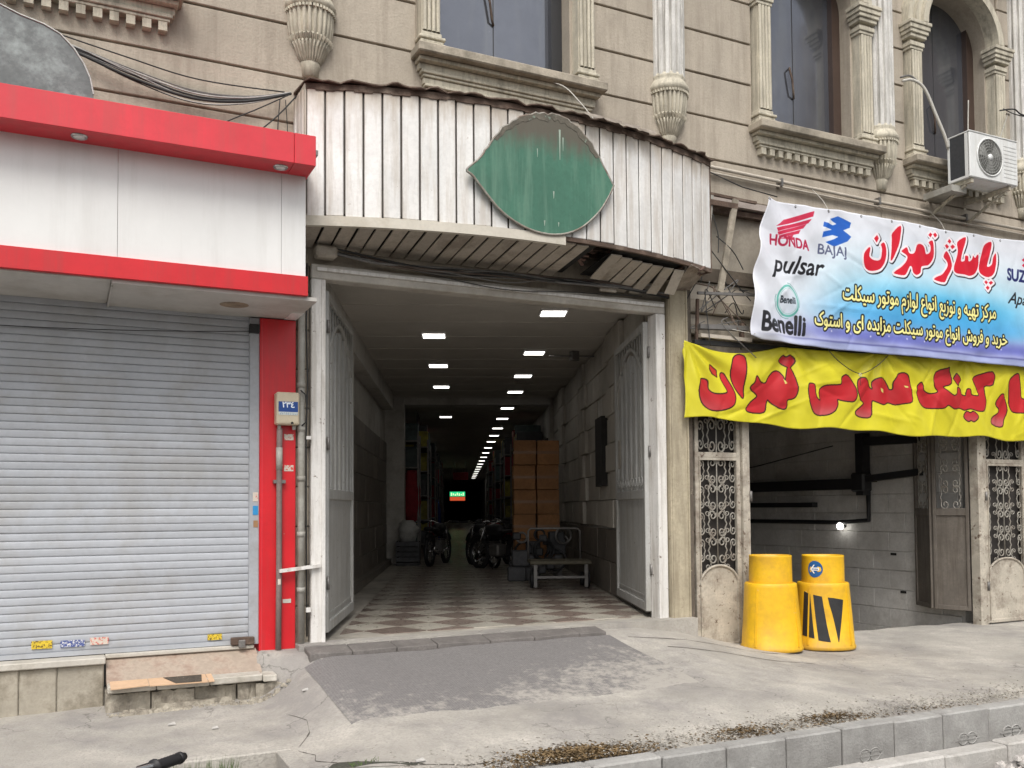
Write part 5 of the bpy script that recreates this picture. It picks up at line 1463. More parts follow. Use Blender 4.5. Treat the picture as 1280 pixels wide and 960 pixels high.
for k in range(16):
    a = (6.3 + random.uniform(0, .8), -.12 + rj(.06), 3.9 + rj(.25)); cable(bf, [a, (a[0] + rj(.2), a[1] + rj(.06), a[2] + rj(.2)), (a[0] + rj(.45), a[1] + rj(.1), a[2] + rj(.5))], .006, random.choice([cable_b, cable_m, rust]), name='wire')
cable(bf, [(6.45, -.12, 4.6), (6.62, -.15, 4.4), (6.85, -.17, 4.15), (7.05, -.15, 4.0)], .006, cable_b, name='wire')
cable(bf, [(6.55, -.12, 4.95), (6.6, -.15, 4.7), (6.58, -.17, 4.5)], .006, cable_b, name='wire')
cable(bf, [(6.6, -.12, 4.7), (6.8, -.15, 4.55), (6.95, -.15, 4.35)], .006, cable_b, name='wire')
MB().box(6.3, 6.9, -.14, -.06, 5.05, 5.11).build('torn_board', rust, bf)

# ================================================================== BANNERS
def banner_mesh(name, parent, cv_img, x0, x1, z0, z1, y0, wave, edge, nx, nz, m):
    mb = MB(); uvs = []
    for j in range(nz + 1):
        for i in range(nx + 1):
            u, v = i / nx, j / nz
            X, Z = edge(u, v)
            mb.v.append((X, y0 + wave(X, Z), Z)); uvs.append(((X - x0) / (x1 - x0), (Z - z0) / (z1 - z0)))
    for j in range(nz):
        for i in range(nx):
            a = j * (nx + 1) + i
            mb.f.append((a, a + 1, a + nx + 2, a + nx + 1)); mb.sm.append(True)
    me = mb.mesh(name, wloc(parent))
    me.materials.append(m)
    uv = me.uv_layers.new(name='UVMap')
    for lp in me.loops: uv.data[lp.index].uv = uvs[lp.vertex_index]
    o = D.objects.new(name, me); COL.objects.link(o); o.parent = parent
    so_ = o.modifiers.new('thickness', 'SOLIDIFY'); so_.thickness = .004; so_.offset = 1
    return o
random.seed(31)
def mkcr(n, x0, x1, z0, z1, a0, a1): return [(random.uniform(x0, x1), random.uniform(z0, z1), math.cos(t), math.sin(t), random.uniform(.12, .5), random.uniform(.012, .035), random.choice((-1, 1)) * random.uniform(a0, a1)) for t in [random.uniform(-1.3, 1.3) for _ in range(n)]]
CR2 = mkcr(75, 6.1, 12.8, 2.6, 3.5, .006, .017)
def creases(X_, Z_, C):
    r = 0
    for (cx, cz, c_, s_, L_, w_, a_) in C:
        dx, dz = X_ - cx, Z_ - cz
        p = dx * c_ + dz * s_
        if abs(p) > 2 * L_: continue
        q = -dx * s_ + dz * c_
        if abs(q) > 3 * w_: continue
        r += a_ * math.exp(-(p / L_) ** 2 - (abs(q) / w_) ** 1.3)
    return r
CR1 = mkcr(22, 6.9, 8.6, 3.5, 5.1, .004, .012) + mkcr(18, 8.6, 12.7, 3.5, 5.1, .002, .006)
BP = {'big': [[(8.627, 4.693),(8.685, 4.75),(8.708, 4.736),(8.694, 4.651),(8.749, 4.61),(8.841, 4.608),(8.9, 4.649),(8.915, 4.76),(8.893, 4.808),(8.94, 4.839),(8.974, 4.792),(8.982, 4.7),(8.956, 4.596),(8.872, 4.511),(8.757, 4.476),(8.655, 4.487),(8.605, 4.557),(8.603, 4.64)], [(8.78, 4.871),(8.828, 4.918),(8.856, 4.88),(8.825, 4.825)], [(9.096, 4.977),(9.253, 5.091),(9.249, 4.97),(9.185, 4.809),(9.11, 4.681),(9.05, 4.632),(9.078, 4.779),(9.089, 4.9)], [(9.351, 4.828),(9.385, 4.763),(9.47, 4.773),(9.521, 4.874),(9.595, 4.905),(9.667, 4.874),(9.701, 4.791),(9.776, 4.826),(9.791, 4.906),(9.756, 4.946),(9.839, 4.982),(9.865, 4.889),(9.849, 4.781),(9.758, 4.667),(9.659, 4.638),(9.597, 4.614),(9.583, 4.543),(9.509, 4.505),(9.437, 4.528),(9.415, 4.595),(9.367, 4.589),(9.304, 4.488),(9.221, 4.468),(9.103, 4.476),(9.128, 4.513),(9.236, 4.575),(9.322, 4.662),(9.336, 4.723),(9.242, 4.764),(9.291, 4.804)], [(9.759, 5.042),(9.797, 5.077),(9.834, 5.06),(9.8, 5.017)], [(9.846, 5.062),(9.885, 5.087),(9.926, 5.061),(9.882, 5.024)], [(10.103, 4.881),(10.152, 4.834),(10.175, 4.783),(10.185, 4.695),(10.104, 4.563),(10.025, 4.467),(9.851, 4.484),(9.889, 4.523),(10.003, 4.57),(10.095, 4.668),(10.098, 4.739),(10.037, 4.803)], [(10.159, 5.044),(10.197, 5.02),(10.17, 4.985),(10.133, 5.008)], [(10.08, 4.949),(10.119, 4.975),(10.156, 4.944),(10.116, 4.911)], [(10.181, 4.952),(10.221, 4.98),(10.258, 4.952),(10.206, 4.916)], [(10.312, 5.021),(10.457, 5.101),(10.426, 4.972),(10.354, 4.785),(10.432, 4.794),(10.447, 4.858),(10.499, 4.855),(10.51, 4.794),(10.563, 4.818),(10.591, 4.875),(10.63, 4.852),(10.698, 4.905),(10.701, 4.788),(10.635, 4.654),(10.529, 4.607),(10.412, 4.613),(10.258, 4.615),(10.222, 4.664),(10.264, 4.775),(10.307, 4.905)], [(10.795, 5.025),(10.932, 5.096),(10.941, 4.997),(10.852, 4.768),(10.946, 4.797),(10.977, 4.891),(11.02, 4.951),(11.028, 4.824),(10.982, 4.691),(10.886, 4.626),(10.754, 4.649),(10.703, 4.716),(10.75, 4.884)], [(10.803, 4.554),(10.836, 4.58),(10.87, 4.556),(10.834, 4.523)], [(10.883, 4.553),(10.924, 4.579),(10.955, 4.557),(10.914, 4.526)], [(10.821, 4.48),(10.86, 4.511),(10.896, 4.486),(10.857, 4.448)]], 'wing': [[(7.238, 4.824),(7.375, 4.919),(7.847, 5.083),(7.812, 5.011),(7.575, 4.926),(7.312, 4.839)], [(7.25, 4.806),(7.785, 4.978),(7.74, 4.923),(7.523, 4.853),(7.273, 4.771)], [(7.268, 4.763),(7.722, 4.915),(7.68, 4.861),(7.285, 4.73)], [(7.287, 4.723),(7.644, 4.841),(7.61, 4.79),(7.301, 4.698)], [(7.301, 4.69),(7.521, 4.763),(7.495, 4.733),(7.532, 4.703),(7.439, 4.687),(7.358, 4.693)]], 'blue': [[(8.087, 5.022),(8.212, 5.07),(8.417, 5.017),(8.393, 4.953),(8.293, 4.913),(8.406, 4.844),(8.356, 4.786),(8.152, 4.702),(8.014, 4.741),(8.152, 4.791),(8.227, 4.83),(8.127, 4.838),(7.955, 4.787),(7.978, 4.859),(8.123, 4.901),(7.98, 4.921),(7.997, 4.98),(8.143, 4.956),(8.197, 4.978)]], 'suzlogo': [[(11.505, 4.913),(11.615, 4.982),(11.697, 4.935),(11.611, 4.888),(11.693, 4.841),(11.606, 4.794),(11.51, 4.84),(11.568, 4.883)]], 'yel': [[(6.266, 3.036),(6.322, 3.051),(6.369, 3.026),(6.377, 2.943),(6.433, 2.9),(6.527, 2.889),(6.633, 2.917),(6.591, 3.008),(6.565, 3.068),(6.58, 3.13),(6.618, 3.125),(6.665, 3.058),(6.731, 2.953),(6.754, 2.877),(6.727, 2.798),(6.639, 2.741),(6.505, 2.712),(6.372, 2.714),(6.28, 2.764),(6.24, 2.853),(6.237, 2.959)], [(6.381, 3.164),(6.435, 3.214),(6.517, 3.157),(6.493, 3.087),(6.418, 3.113)], [(6.717, 3.246),(6.768, 3.327),(6.837, 3.355),(6.914, 3.321),(6.891, 3.164),(6.874, 2.976),(6.879, 2.883),(6.846, 2.881),(6.76, 2.985),(6.709, 3.122)], [(7.039, 3.117),(7.097, 3.058),(7.178, 3.046),(7.22, 3.119),(7.302, 3.184),(7.384, 3.189),(7.434, 3.131),(7.447, 3.06),(7.509, 3.231),(7.54, 3.257),(7.591, 3.204),(7.64, 3.078),(7.648, 2.982),(7.594, 2.9),(7.479, 2.87),(7.478, 2.799),(7.436, 2.765),(7.354, 2.778),(7.254, 2.837),(7.214, 2.866),(7.192, 2.802),(7.17, 2.723),(7.05, 2.71),(6.941, 2.722),(6.928, 2.752),(6.993, 2.825),(7.074, 2.892),(7.035, 2.937),(6.967, 2.988),(7.017, 3.045)], [(7.398, 3.328),(7.45, 3.38),(7.512, 3.368),(7.575, 3.393),(7.636, 3.336),(7.551, 3.253),(7.499, 3.26),(7.448, 3.284)], [(7.808, 3.055),(7.872, 3.075),(7.908, 3.052),(7.906, 2.963),(7.932, 2.907),(7.996, 2.885),(7.977, 2.966),(8.01, 3.025),(8.098, 3.067),(8.34, 3.091),(8.353, 3.166),(8.421, 3.211),(8.498, 3.19),(8.564, 3.111),(8.594, 2.995),(8.558, 2.919),(8.49, 2.899),(8.335, 2.909),(8.28, 2.915),(8.278, 2.849),(8.221, 2.772),(8.089, 2.723),(7.916, 2.716),(7.844, 2.782),(7.804, 2.909)], [(8.628, 3.103),(8.664, 3.172),(8.733, 3.196),(8.801, 3.171),(8.856, 3.09),(8.901, 3.067),(8.904, 3.151),(8.975, 3.203),(9.068, 3.194),(9.125, 3.129),(9.158, 3.071),(9.206, 3.082),(9.201, 3.167),(9.258, 3.247),(9.355, 3.287),(9.438, 3.258),(9.483, 3.165),(9.504, 3.062),(9.495, 2.941),(9.331, 2.908),(9.235, 2.895),(9.141, 2.917),(9.058, 2.891),(8.954, 2.917),(8.885, 2.931),(8.871, 2.846),(8.845, 2.731),(8.696, 2.722),(8.595, 2.743),(8.589, 2.785),(8.7, 2.856),(8.735, 2.891),(8.657, 2.946),(8.625, 3.02)], [(9.628, 3.138),(9.679, 3.184),(9.715, 3.16),(9.725, 3.091),(9.847, 3.053),(9.972, 3.068),(9.998, 3.104),(9.931, 3.171),(9.969, 3.331),(10.237, 3.404),(10.268, 3.402),(10.256, 3.214),(10.101, 3.162),(10.175, 3.095),(10.275, 3.047),(10.353, 3.077),(10.369, 3.154),(10.42, 3.143),(10.444, 3.081),(10.547, 3.059),(10.577, 3.141),(10.629, 3.149),(10.653, 3.079),(10.785, 3.07),(10.787, 3.125),(10.712, 3.229),(10.707, 3.311),(11.039, 3.397),(11.047, 3.238),(10.924, 3.213),(10.92, 3.113),(10.942, 2.987),(10.871, 2.884),(10.738, 2.878),(10.607, 2.9),(10.501, 2.878),(10.398, 2.901),(10.295, 2.887),(10.169, 2.927),(10.091, 2.888),(9.915, 2.875),(9.742, 2.882),(9.646, 2.948),(9.62, 3.051)], [(10.314, 3.271),(10.384, 3.341),(10.451, 3.27),(10.383, 3.191)], [(10.477, 2.788),(10.539, 2.853),(10.604, 2.837),(10.658, 2.857),(10.74, 2.797),(10.653, 2.731),(10.601, 2.747),(10.543, 2.731)], [(11.227, 3.113),(11.297, 3.02),(11.328, 2.893),(11.273, 2.78),(11.242, 2.687),(11.079, 2.7),(11.026, 2.735),(11.055, 2.791),(11.167, 2.859),(11.183, 2.905),(11.123, 2.985),(11.162, 3.06)], [(11.351, 3.309),(11.508, 3.398),(11.542, 3.348),(11.568, 3.181),(11.606, 3.062),(11.847, 3.073),(11.938, 3.162),(12.007, 3.108),(12.016, 2.976),(11.926, 2.897),(11.5, 2.881),(11.39, 2.932),(11.355, 3.078),(11.341, 3.207)], [(11.637, 2.812),(11.695, 2.842),(11.75, 2.806),(11.692, 2.767)], [(11.779, 2.817),(11.837, 2.847),(11.893, 2.812),(11.834, 2.772)], [(11.704, 2.721),(11.762, 2.751),(11.817, 2.715),(11.759, 2.676)]], 'yelhole': [[(9.35, 3.127),(9.434, 3.128),(9.452, 3.108),(9.373, 3.104)], [(9.006, 3.092),(9.057, 3.075),(9.065, 3.027),(9.024, 3.048)], [(7.43, 3.115),(7.488, 3.062),(7.446, 3.049)]]}
TP = {'honda': ((7.177, 4.618),(7.765, 4.613)), 'bajaj': ((7.904, 4.594),(8.338, 4.6)), 'pulsar': ((7.14, 4.297),(8.008, 4.336)), 'benelli': ((6.98, 3.612),(7.656, 3.611)), 'ring': ((7.402, 3.984),(0.175, 0.183)), 'ringtext': ((7.283, 3.956),(7.516, 3.958)), 'suzuki': ((11.219, 4.62),(11.883, 4.617)), 'apache': ((11.239, 4.314),(11.926, 4.301)), 'line1': ((8.274, 4.092),(10.998, 4.085)), 'line2': ((7.832, 3.754),(11.207, 3.751))}
# white banner artwork
X0, X1, Z0, Z1 = 6.7, 12.9, 3.3, 5.35
cv = Canvas(X0, X1, Z0, Z1, 400, (.89, .90, .93))
X, Z = cv.X, cv.Z
def gau(v, c, s): return np.exp(-((v - c) / s) ** 2)
side = 1 / (1 + np.exp(-(X - 8.05 - (Z - 4) * .25) * 4.0)) * 1 / (1 + np.exp((X - 11.75) * 4.0))
cv.blend(np.clip(side * gau(Z, 4.30, .42) * .55, 0, 1), (.62, .88, .97))
cv.blend(np.clip(side * gau(Z, 4.13, .22) * .8 * gau(X, 10.1, 1.9), 0, 1), (.14, .66, .90))
cv.blend(np.clip(side * gau(Z, 3.92, .17) * .75, 0, 1), (.22, .62, .88))
low = 1 / (1 + np.exp(-(X - 7.6) * 4))
cv.blend(np.clip(low * gau(Z, 3.68, .12) * .85, 0, 1), (.38, .40, .74))
cv.blend(np.clip(low * (Z < 3.585) * .85, 0, 1), (.62, .66, .84))
cv.blend(np.clip(low * gau(Z, 3.575, .012) * .6, 0, 1), (.25, .25, .5))
for k in range(11):
    cx_ = 8.1 + k * .30
    cv.blend(np.clip(np.exp(-(((X - cx_) ** 2 + (Z - 3.70 + (k % 3) * .012) ** 2) / .010 ** 2)), 0, 1), (.93, .93, 1))
rd = (.86, .10, .20)
mm = cv.mask()
for p in BP['big']: cv.poly(smoothpoly(p, 3) if len(p) > 5 else p, mm)
cv.paint(cv.shift(cv.dilate(mm, .035), .012, -.012), (.12, .10, .13))
cv.paint(cv.dilate(mm, .030), (.96, .93, .95))
cv.paint(mm, rd)
mm = cv.mask()
for p in BP['wing']: cv.poly(p, mm)
cv.paint(mm, (.80, .16, .30))
mm = cv.mask()
for p in BP['blue']: cv.poly(p, mm)
cv.paint(mm, (.12, .38, .76))
def txt(s, a, b, col, hs_=1.0, shear=0, bold=.0, out=None):
    m = cv.glyphs(place_text(text_loops(s, shear), a, b, hs_), cv.mask())
    if out: cv.paint(cv.dilate(m, bold + out[0]), out[1])
    cv.paint(cv.dilate(m, bold) if bold else m, col)
txt('HONDA', *TP['honda'], (.70, .12, .28), 1.05, 0, .006)
txt('BAJAJ', *TP['bajaj'], (.36, .38, .50), .85, 0, .003)
txt('pulsar', *TP['pulsar'], (.08, .08, .10), .9, .45, .007)
txt('Benelli', *TP['benelli'], (.16, .16, .18), 1.15, .0, .010)
(cx_, cz_), (rx_, rz_) = TP['ring']
d_ = np.sqrt(((X - cx_) / rx_) ** 2 + ((Z - cz_) / rz_) ** 2)
cv.paint((d_ < 1) & (d_ > .86), (.42, .72, .68)); cv.paint((d_ < 1.12) & (d_ > 1.07) & (np.abs(np.sin(np.arctan2(Z - cz_, X - cx_) * 1.0 + .9)) > .55), (.45, .66, .64)); cv.paint((d_ < .80) & (d_ > .77), (.55, .78, .74))
txt('Benelli', *TP['ringtext'], (.12, .16, .2), 1.2, 0, .004)
txt('SUZUKI', *TP['suzuki'], (.12, .15, .40), 1.1, 0, .008)
txt('Apache', *TP['apache'], (.1, .1, .12), 1.0, .4, .004)
mm = cv.mask()
for p in BP['suzlogo']: cv.poly(p, mm)
cv.paint(mm, (.85, .15, .3))
yl = (.98, .95, .62); bkc = (.06, .07, .10)
txt(arabic('مرکز تهیه و توزیع انواع لوازم موتور سیکلت'), *TP['line1'], yl, 1.5, 0, .0055, (.017, bkc))
txt(arabic('خرید و فروش انواع موتور سیکلت مزایده ای و استوک'), *TP['line2'], yl, 1.4, 0, .0055, (.017, bkc))
wm = mat_image('white_banner_print', cv.image('white_banner_print'), .42)
wb = thing('white_banner', (9.5, -.3, 3.45), 'white and blue printed cloth banner with red Persian title and motorcycle brand marks', 'banner')
def e1(u, v):
    u2 = u ** 1.0
    xl = 6.79 + (7.12 - 6.79) * v - .035 * math.sin(PI * v) + .03 * (1 - v) ** 6
    X_ = xl + (12.75 - xl) * u2
    zt = 5.14 + .055 * u - .03 * math.sin(PI * ((u * 5) % 1)) * .5
    zb = 3.515 - .06 * u + (.03 * math.exp(-((u) / .02) ** 2)) - .015 * math.sin(PI * 2 * u)
    return X_, zb + (zt - zb) * v
def wv1(X_, Z_):
    k = math.exp(-(X_ - 6.9) / .9)
    d0 = (X_ - 7.16) * .72 + (5.14 - Z_) * -.70; d1 = (X_ - 7.16) + (5.14 - Z_)
    return (.022 * math.sin(X_ * 2.2 + Z_ * .8) + .006 * math.sin(X_ * 7 - Z_ * 5) + .028 * k * math.sin(d0 * 13) * math.exp(-d1 * .6)
            + .02 * k * math.sin(Z_ * 9 + X_ * 11) + .012 * math.exp(-((Z_ - 3.58) / .05) ** 2) * math.sin(X_ * 6) + .004 * math.sin(X_ * 23 + Z_ * 13) - .06 * k)
random.seed(12)
def wv1b(X_, Z_): return wv1(X_, Z_) + creases(X_, Z_, CR1)
banner_mesh('cloth', wb, None, X0, X1, Z0, Z1, -.34, wv1b, e1, 300, 90, wm)
for u in [.002, .08, .17, .26, .35, .44, .53, .62, .71, .8, .9]:
    X_, Z_ = e1(u, .985)
    y = -.34 + wv1(X_, Z_)
    MB().lathe([(.010, -.004), (.017, 0), (.010, .004)], (0, 0), 10).build('eyelet', steel, wb, local=True)
    e_ = LAST[0]; e_.rotation_euler = (PI / 2, 0, 0); e_.location = Vector((X_, y - .005, Z_)) - wloc(wb)
    if u in (.17, .53, .9): cable(wb, [(X_, y - .004, Z_), (X_ + .04, (y - .06) / 2 - .02, Z_ + .17), (X_ + .03, -.07, 5.47)], .004, cable_w, name='tie')
cable(wb, [(6.88, -.42, 3.56), (6.8, -.3, 3.6), (6.7, -.2, 3.64)], .004, cable_w, name='tie')

# yellow banner artwork
X0, X1, Z0, Z1 = 5.9, 13.1, 2.35, 3.7
cv = Canvas(X0, X1, Z0, Z1, 360, (.84, .80, .17))
X, Z = cv.X, cv.Z
mm = cv.mask()
for p in BP['yel']: cv.poly(smoothpoly(p, 3) if len(p) > 5 else p, mm)
ol = cv.dilate(mm, .014)
cv.paint(ol, (.16, .05, .05))
cv.paint(mm, (.74, .13, .16))
fade = np.clip(gau(Z, 2.72, .10) * (.5 + .5 * np.sin(X * 2.3 + 1)) * .9, 0, 1) * mm     # worn, pinker paint low down on the letters
cv.blend(fade, (.78, .42, .42))
mm = cv.mask()
for p in BP['yelhole']: cv.poly(p, mm)
cv.paint(mm, (.86, .82, .45))
ym = mat_image('yellow_banner_print', cv.image('yellow_banner_print'), .5)
yb = thing('yellow_banner', (9.3, -.25, 2.5), 'creased yellow cloth banner with large red Persian letters over the parking mouth', 'banner')
def e2(u, v):
    xl = 6.06 + .02 * math.sin(v * 6)
    X_ = xl + (12.9 - xl) * u
    zt = 3.46 + .10 * u - .10 * math.sin(PI * min(1, u * 5)) * (1 if u < .2 else 0)
    zb = 2.615 - .10 * u + .018 * math.sin(u * 21) + .012 * math.sin(u * 47) - .035 * math.sin(PI * u)
    return X_, zb + (zt - zb) * v
def wv2(X_, Z_):
    r = 0
    for (px_, pz_, a_, f_) in ((6.1, 3.45, .040, 13), (7.6, 3.5, .022, 9), (9.0, 3.55, .03, 11), (10.6, 3.58, .02, 8), (12.6, 3.5, .03, 12)):
        d = math.hypot(X_ - px_, Z_ - pz_); th = math.atan2(pz_ - Z_ + .01, X_ - px_)
        r += a_ * math.sin(th * f_) * math.exp(-d / .9) * min(1, d * 3)
    r += .020 * math.sin(X_ * 3.1 + Z_ * 2) + .012 * math.sin(X_ * 6.1 + Z_ * 3.4 + math.sin(X_ * 2)) + .004 * math.sin(X_ * 11 - Z_ * 9 + 2 * math.sin(X_ * 3.3)) + .002 * math.sin(X_ * 23 + Z_ * 14 + 3 * math.sin(X_ * 1.7 + Z_ * 5))
    r += creases(X_, Z_, CR2)
    return r + .03 * (3.4 - Z_) * math.sin(X_ * 4.5)
banner_mesh('cloth', yb, None, X0, X1, Z0, Z1, -.22, wv2, e2, 300, 60, ym)
hw_ = thing('hanging_wire', (8.5, -.32, 3.3), 'thin looped wire with small ring hanging in front of the yellow banner', 'wire')
cable(hw_, [(8.05, -.30, 3.50), (8.25, -.31, 3.34), (8.55, -.32, 3.225), (8.85, -.31, 3.34), (9.05, -.30, 3.48)], .005, cable_b)
MB().tube([(8.55 + .018 * math.cos(a), -.325, 3.21 + .018 * math.sin(a)) for a in [i * PI / 6 for i in range(13)]], .004, 5, False).build('ring', cable_w, hw_)
cable(hw_, [(8.55, -.325, 3.19), (8.555, -.325, 3.08)], .003, cable_b)
br = thing('banner_rail', (9, -.2, 3.5), 'dark rail behind the banners joining their edges', 'rail')
MB().bar((6.25, -.13, 3.47), (13, -.13, 3.56), .05, .05).build('bar', dark_frame, br)
for x in (6.4, 9.2, 12): MB().bar((x, -.13, 3.5), (x, .2, 3.5), .03, .03).build('arm', dark_frame, br)

# ================================================================== PARKING MOUTH
pk = tag(D.objects.new('parking_ramp', None), kind='structure'); COL.objects.link(pk)
MB().hexa([(6.4, .3, -.3), (11.2, .3, -.3), (11.2, 7.3, -3.0), (9.35, 7.3, -3.0)], [(6.4, .3, .03), (11.2, .3, .03), (11.2, 7.3, -1.9), (9.35, 7.3, -1.9)]).build('ramp_slab', pass_floor, pk)
tag(MB().box(6.27, 12.4, .0, .302, -.3, .035).build('parking_threshold', conc), kind='structure')
pw = tag(D.objects.new('parking_walls', None), kind='structure'); COL.objects.link(pw)
MB().box(11.16, 11.4, .36, 7.2, -3, 3.29).build('side_wall', park_wall, pw)
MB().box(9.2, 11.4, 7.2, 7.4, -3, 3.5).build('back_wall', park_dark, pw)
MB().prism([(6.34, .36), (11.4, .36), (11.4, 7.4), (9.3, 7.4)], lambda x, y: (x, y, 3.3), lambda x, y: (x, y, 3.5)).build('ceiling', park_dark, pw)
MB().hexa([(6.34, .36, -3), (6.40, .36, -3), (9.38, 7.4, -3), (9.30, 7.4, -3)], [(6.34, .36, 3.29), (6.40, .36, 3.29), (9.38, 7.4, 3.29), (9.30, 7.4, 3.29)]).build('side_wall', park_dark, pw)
random.seed(9)
for row in range(14):
    z0 = -.75 + row * .285
    y = .4 + (row % 2) * .3
    while y < 5.4:
        MB().box(11.13 + rj(.004), 11.16, y + .002, y + .598, z0 + .0025, z0 + .2825).build('wall_block', park_wall, pw, bevel=.006)
        y += .6
for z in (.35, .9, 2.0): MB().box(11.12, 11.13, 1.2 + z * .3, 1.3 + z * .3, z, z + .035).build('wall_scar', dark, pw)
def pthing(name, lab, cat): return thing(name, (11.0, 2, 1.5), lab, cat)
bp = pthing('black_duct', 'thick black L shaped duct on the parking side wall under the yellow banner', 'duct')
MB().bar((11.0, 1.95, 1.80), (11.0, 1.95, 2.75), .16, .14).build('riser', black_m, bp)
MB().bar((11.0, 1.9, 2.62), (11.0, .95, 2.60), .13, .13).build('arm', black_m, bp)
MB().bar((11.0, 2.03, 1.98), (11.0, 6.8, 1.98), .15, .17).build('long_run', black_m, bp)
MB().bar((11.0, 1.88, 2.05), (11.0, .9, 2.12), .10, .10).build('arm', black_m, bp)
MB().box(10.9, 11.1, 1.85, 2.12, 1.85, 2.15).build('elbow', black_m, bp, bevel=.03)
bp2 = pthing('thin_black_pipe', 'thin black pipe crossing the parking wall below the thick duct', 'pipe')
MB().tube([(11.05, 1.9, 1.8), (11.05, 1.9, 1.42), (11.05, 2.5, 1.38), (11.05, 6.8, 1.38)], .035, 8).build('pipe', black_m, bp2)
MB().tube([(11.05, 2.6, 2.6), (11.05, 4.4, 2.35), (11.05, 6.5, 2.2)], .010, 6).build('wire', cable_b, bp2)
MB().box(10.98, 11.1, 3.0, 6.5, 1.62, 1.70).build('black_tray', black_m, bp2)  # long black tray along the wall between duct and pipe
bl = thing('wall_bulb', (11.05, 2.45, 1.2), 'small lit round bulb glowing on the dark parking wall', 'bulb')
MB().lathe([(.001, -.055), (.035, -.045), (.055, 0), (.035, .045), (.001, .055)], (0, 0), 14).build('globe', mat('lit_bulb', (.9, .9, .9), .4, 0, 1, 0, emit=(1, .98, .92, 6)), bl, local=True)
LAST[0].location = (-.03, 0, .12)
MB().tube([(.0, 0, .12), (.09, 0, .12)], .025, 8).build('holder', black_m, bl, local=True)

# scroll grille panels
def spiral(cx, cz, r, a0, turns, sgn=1, n=22):
    P = []
    for i in range(n + 1):
        t = i / n
        rr = r * (1 - .78 * t)
        a = a0 + sgn * turns * 2 * PI * t
        P.append((cx + rr * math.cos(a), 0, cz + rr * math.sin(a)))
    return P
def scroll_mesh(r):
    mb = MB()
    # C scroll: two spirals curling from a shared back
    P1 = spiral(0, r * 1.0, r * .72, PI * 1.25, 1.3, -1)
    P2 = spiral(0, -r * 1.0, r * .72, PI * .75, 1.3, 1)
    mb.tube(list(reversed(P1)) + [(-r * .80, 0, 0)] + P2, r * .06 + .0035, 5)
    me = mb.mesh('scroll'); me.materials.append(iron_grey); return me
scA, scB = scroll_mesh(.10), scroll_mesh(.062)
def grille_panel(x0, x1, y, z0, ztop, lab, zbar, zdome):
    t = thing('grille_panel', ((x0 + x1) / 2, y, z0), lab, 'gate panel')
    f = MB()
    f.box(x0, x0 + .05, y - .03, y + .03, z0, ztop); f.box(x1 - .05, x1, y - .03, y + .03, z0, ztop)
    f.box(x0 + .05, x1 - .05, y - .028, y + .028, z0, z0 + .05); f.box(x0 + .05, x1 - .05, y - .03, y + .03, zbar, zbar + .06); f.box(x0 + .05, x1 - .05, y - .03, y + .03, ztop - .06, ztop)
    f.build('frame', cream_metal, t, bevel=.006)
    f2 = MB()
    f2.box(x0 + .05, x0 + .065, y - .04, y - .02, z0 + .05, zbar).box(x1 - .065, x1 - .05, y - .04, y - .02, z0 + .05, zbar).box(x0 + .065, x1 - .065, y - .04, y - .02, zbar - .03, zbar)
    f2.build('bead', cream_metal, t)
    # domed kick plate
    c = (x0 + x1) / 2; h = (x1 - x0) / 2 - .05
    poly = [(x0 + .05, z0 + .05), (x1 - .05, z0 + .05)] + [(c + h * math.cos(a), zdome - .22 + .22 * math.sin(a)) for a in [PI * i / 16 for i in range(17)]]
    kp_ = MB().prism(poly, lambda x, z: (x, y - .018, z), lambda x, z: (x, y - .006, z)).build('kick_plate', cream_metal, t)
    MB().tube([(c + h * math.cos(a), y - .022, zdome - .22 + .22 * math.sin(a)) for a in [PI * i / 16 for i in range(17)]], .016, 6).build('dome_rim', cream_metal, kp_)
    MB().tube([(c, y, zdome + .0), (c, y, ztop - .06)], .008, 6).build('centre_rod', iron_grey, t)
    W = x1 - x0 - .1
    for (zl, zh) in ((zdome + .02, zbar), (zbar + .06, ztop - .06)):
        n = max(1, int((zh - zl) / .27))
        st = (zh - zl) / n
        for k in range(n):
            zc_ = zl + st * (k + .5)
            for s_ in (-1, 1):
                share('scroll', scA, t, (c + s_ * .065, y, zc_), scale=(-s_ * .85, 1, st / .33))
                share('scroll', scB, t, (c + s_ * (W / 2 - .045), y, zc_), scale=(s_ * 1.0, 1, st / .24))
                o = share('scroll', scB, t, (c + s_ * W * .25, y, zl + st * k + .02), scale=(s_ * 1.0, 1, .8))
                share('scroll', scB, t, (c + s_ * .03, y, zl + st * (k + .98)), rz=(0, s_ * .6, 0), scale=(-s_ * .7, 1, .7))
    MB().box(x0, x1, y + .06, y + .07, zdome - .3, ztop).build('mesh_backing', mat('dark_backing', (.035, .03, .027), .9), t)
    return t
grille_panel(6.34, 6.98, .02, .06, 3.1, 'narrow cream scroll iron gate panel left of the yellow barrels', 2.20, .98)
grille_panel(11.12, 11.95, .02, .06, 3.1, 'cream scroll iron gate panel at the right edge beyond the parking opening', 2.20, .92)
for (x0, x1, lab) in ((6.985, 7.10, 'cream steel post left of the parking opening, beside the narrow grille'), (10.95, 11.11, 'cream steel post right of the parking opening, worn at its foot'), (11.96, 12.08, 'cream steel post at the far right of the parking front')):
    t = thing('gate_post', (x0, 0, .05), lab, 'post')
    MB().box(x0, x1 - .05, -.05, .09, .04, 3.28).build('shaft', cream_metal, t, bevel=.008)
    MB().box(x1 - .048, x1, -.03, .09, .04, 3.28).build('rebate', cream_metal, t, bevel=.006)
    for z in (.5, 1.7): MB().tube([(x1, -.04, z), (x1, -.04, z + .12)], .017, 8).build('hinge', steel, t)
t = thing('violet_wall_strip', (12.2, .1, 1), 'violet painted wall strip with white and green notices at the right edge', 'wall')
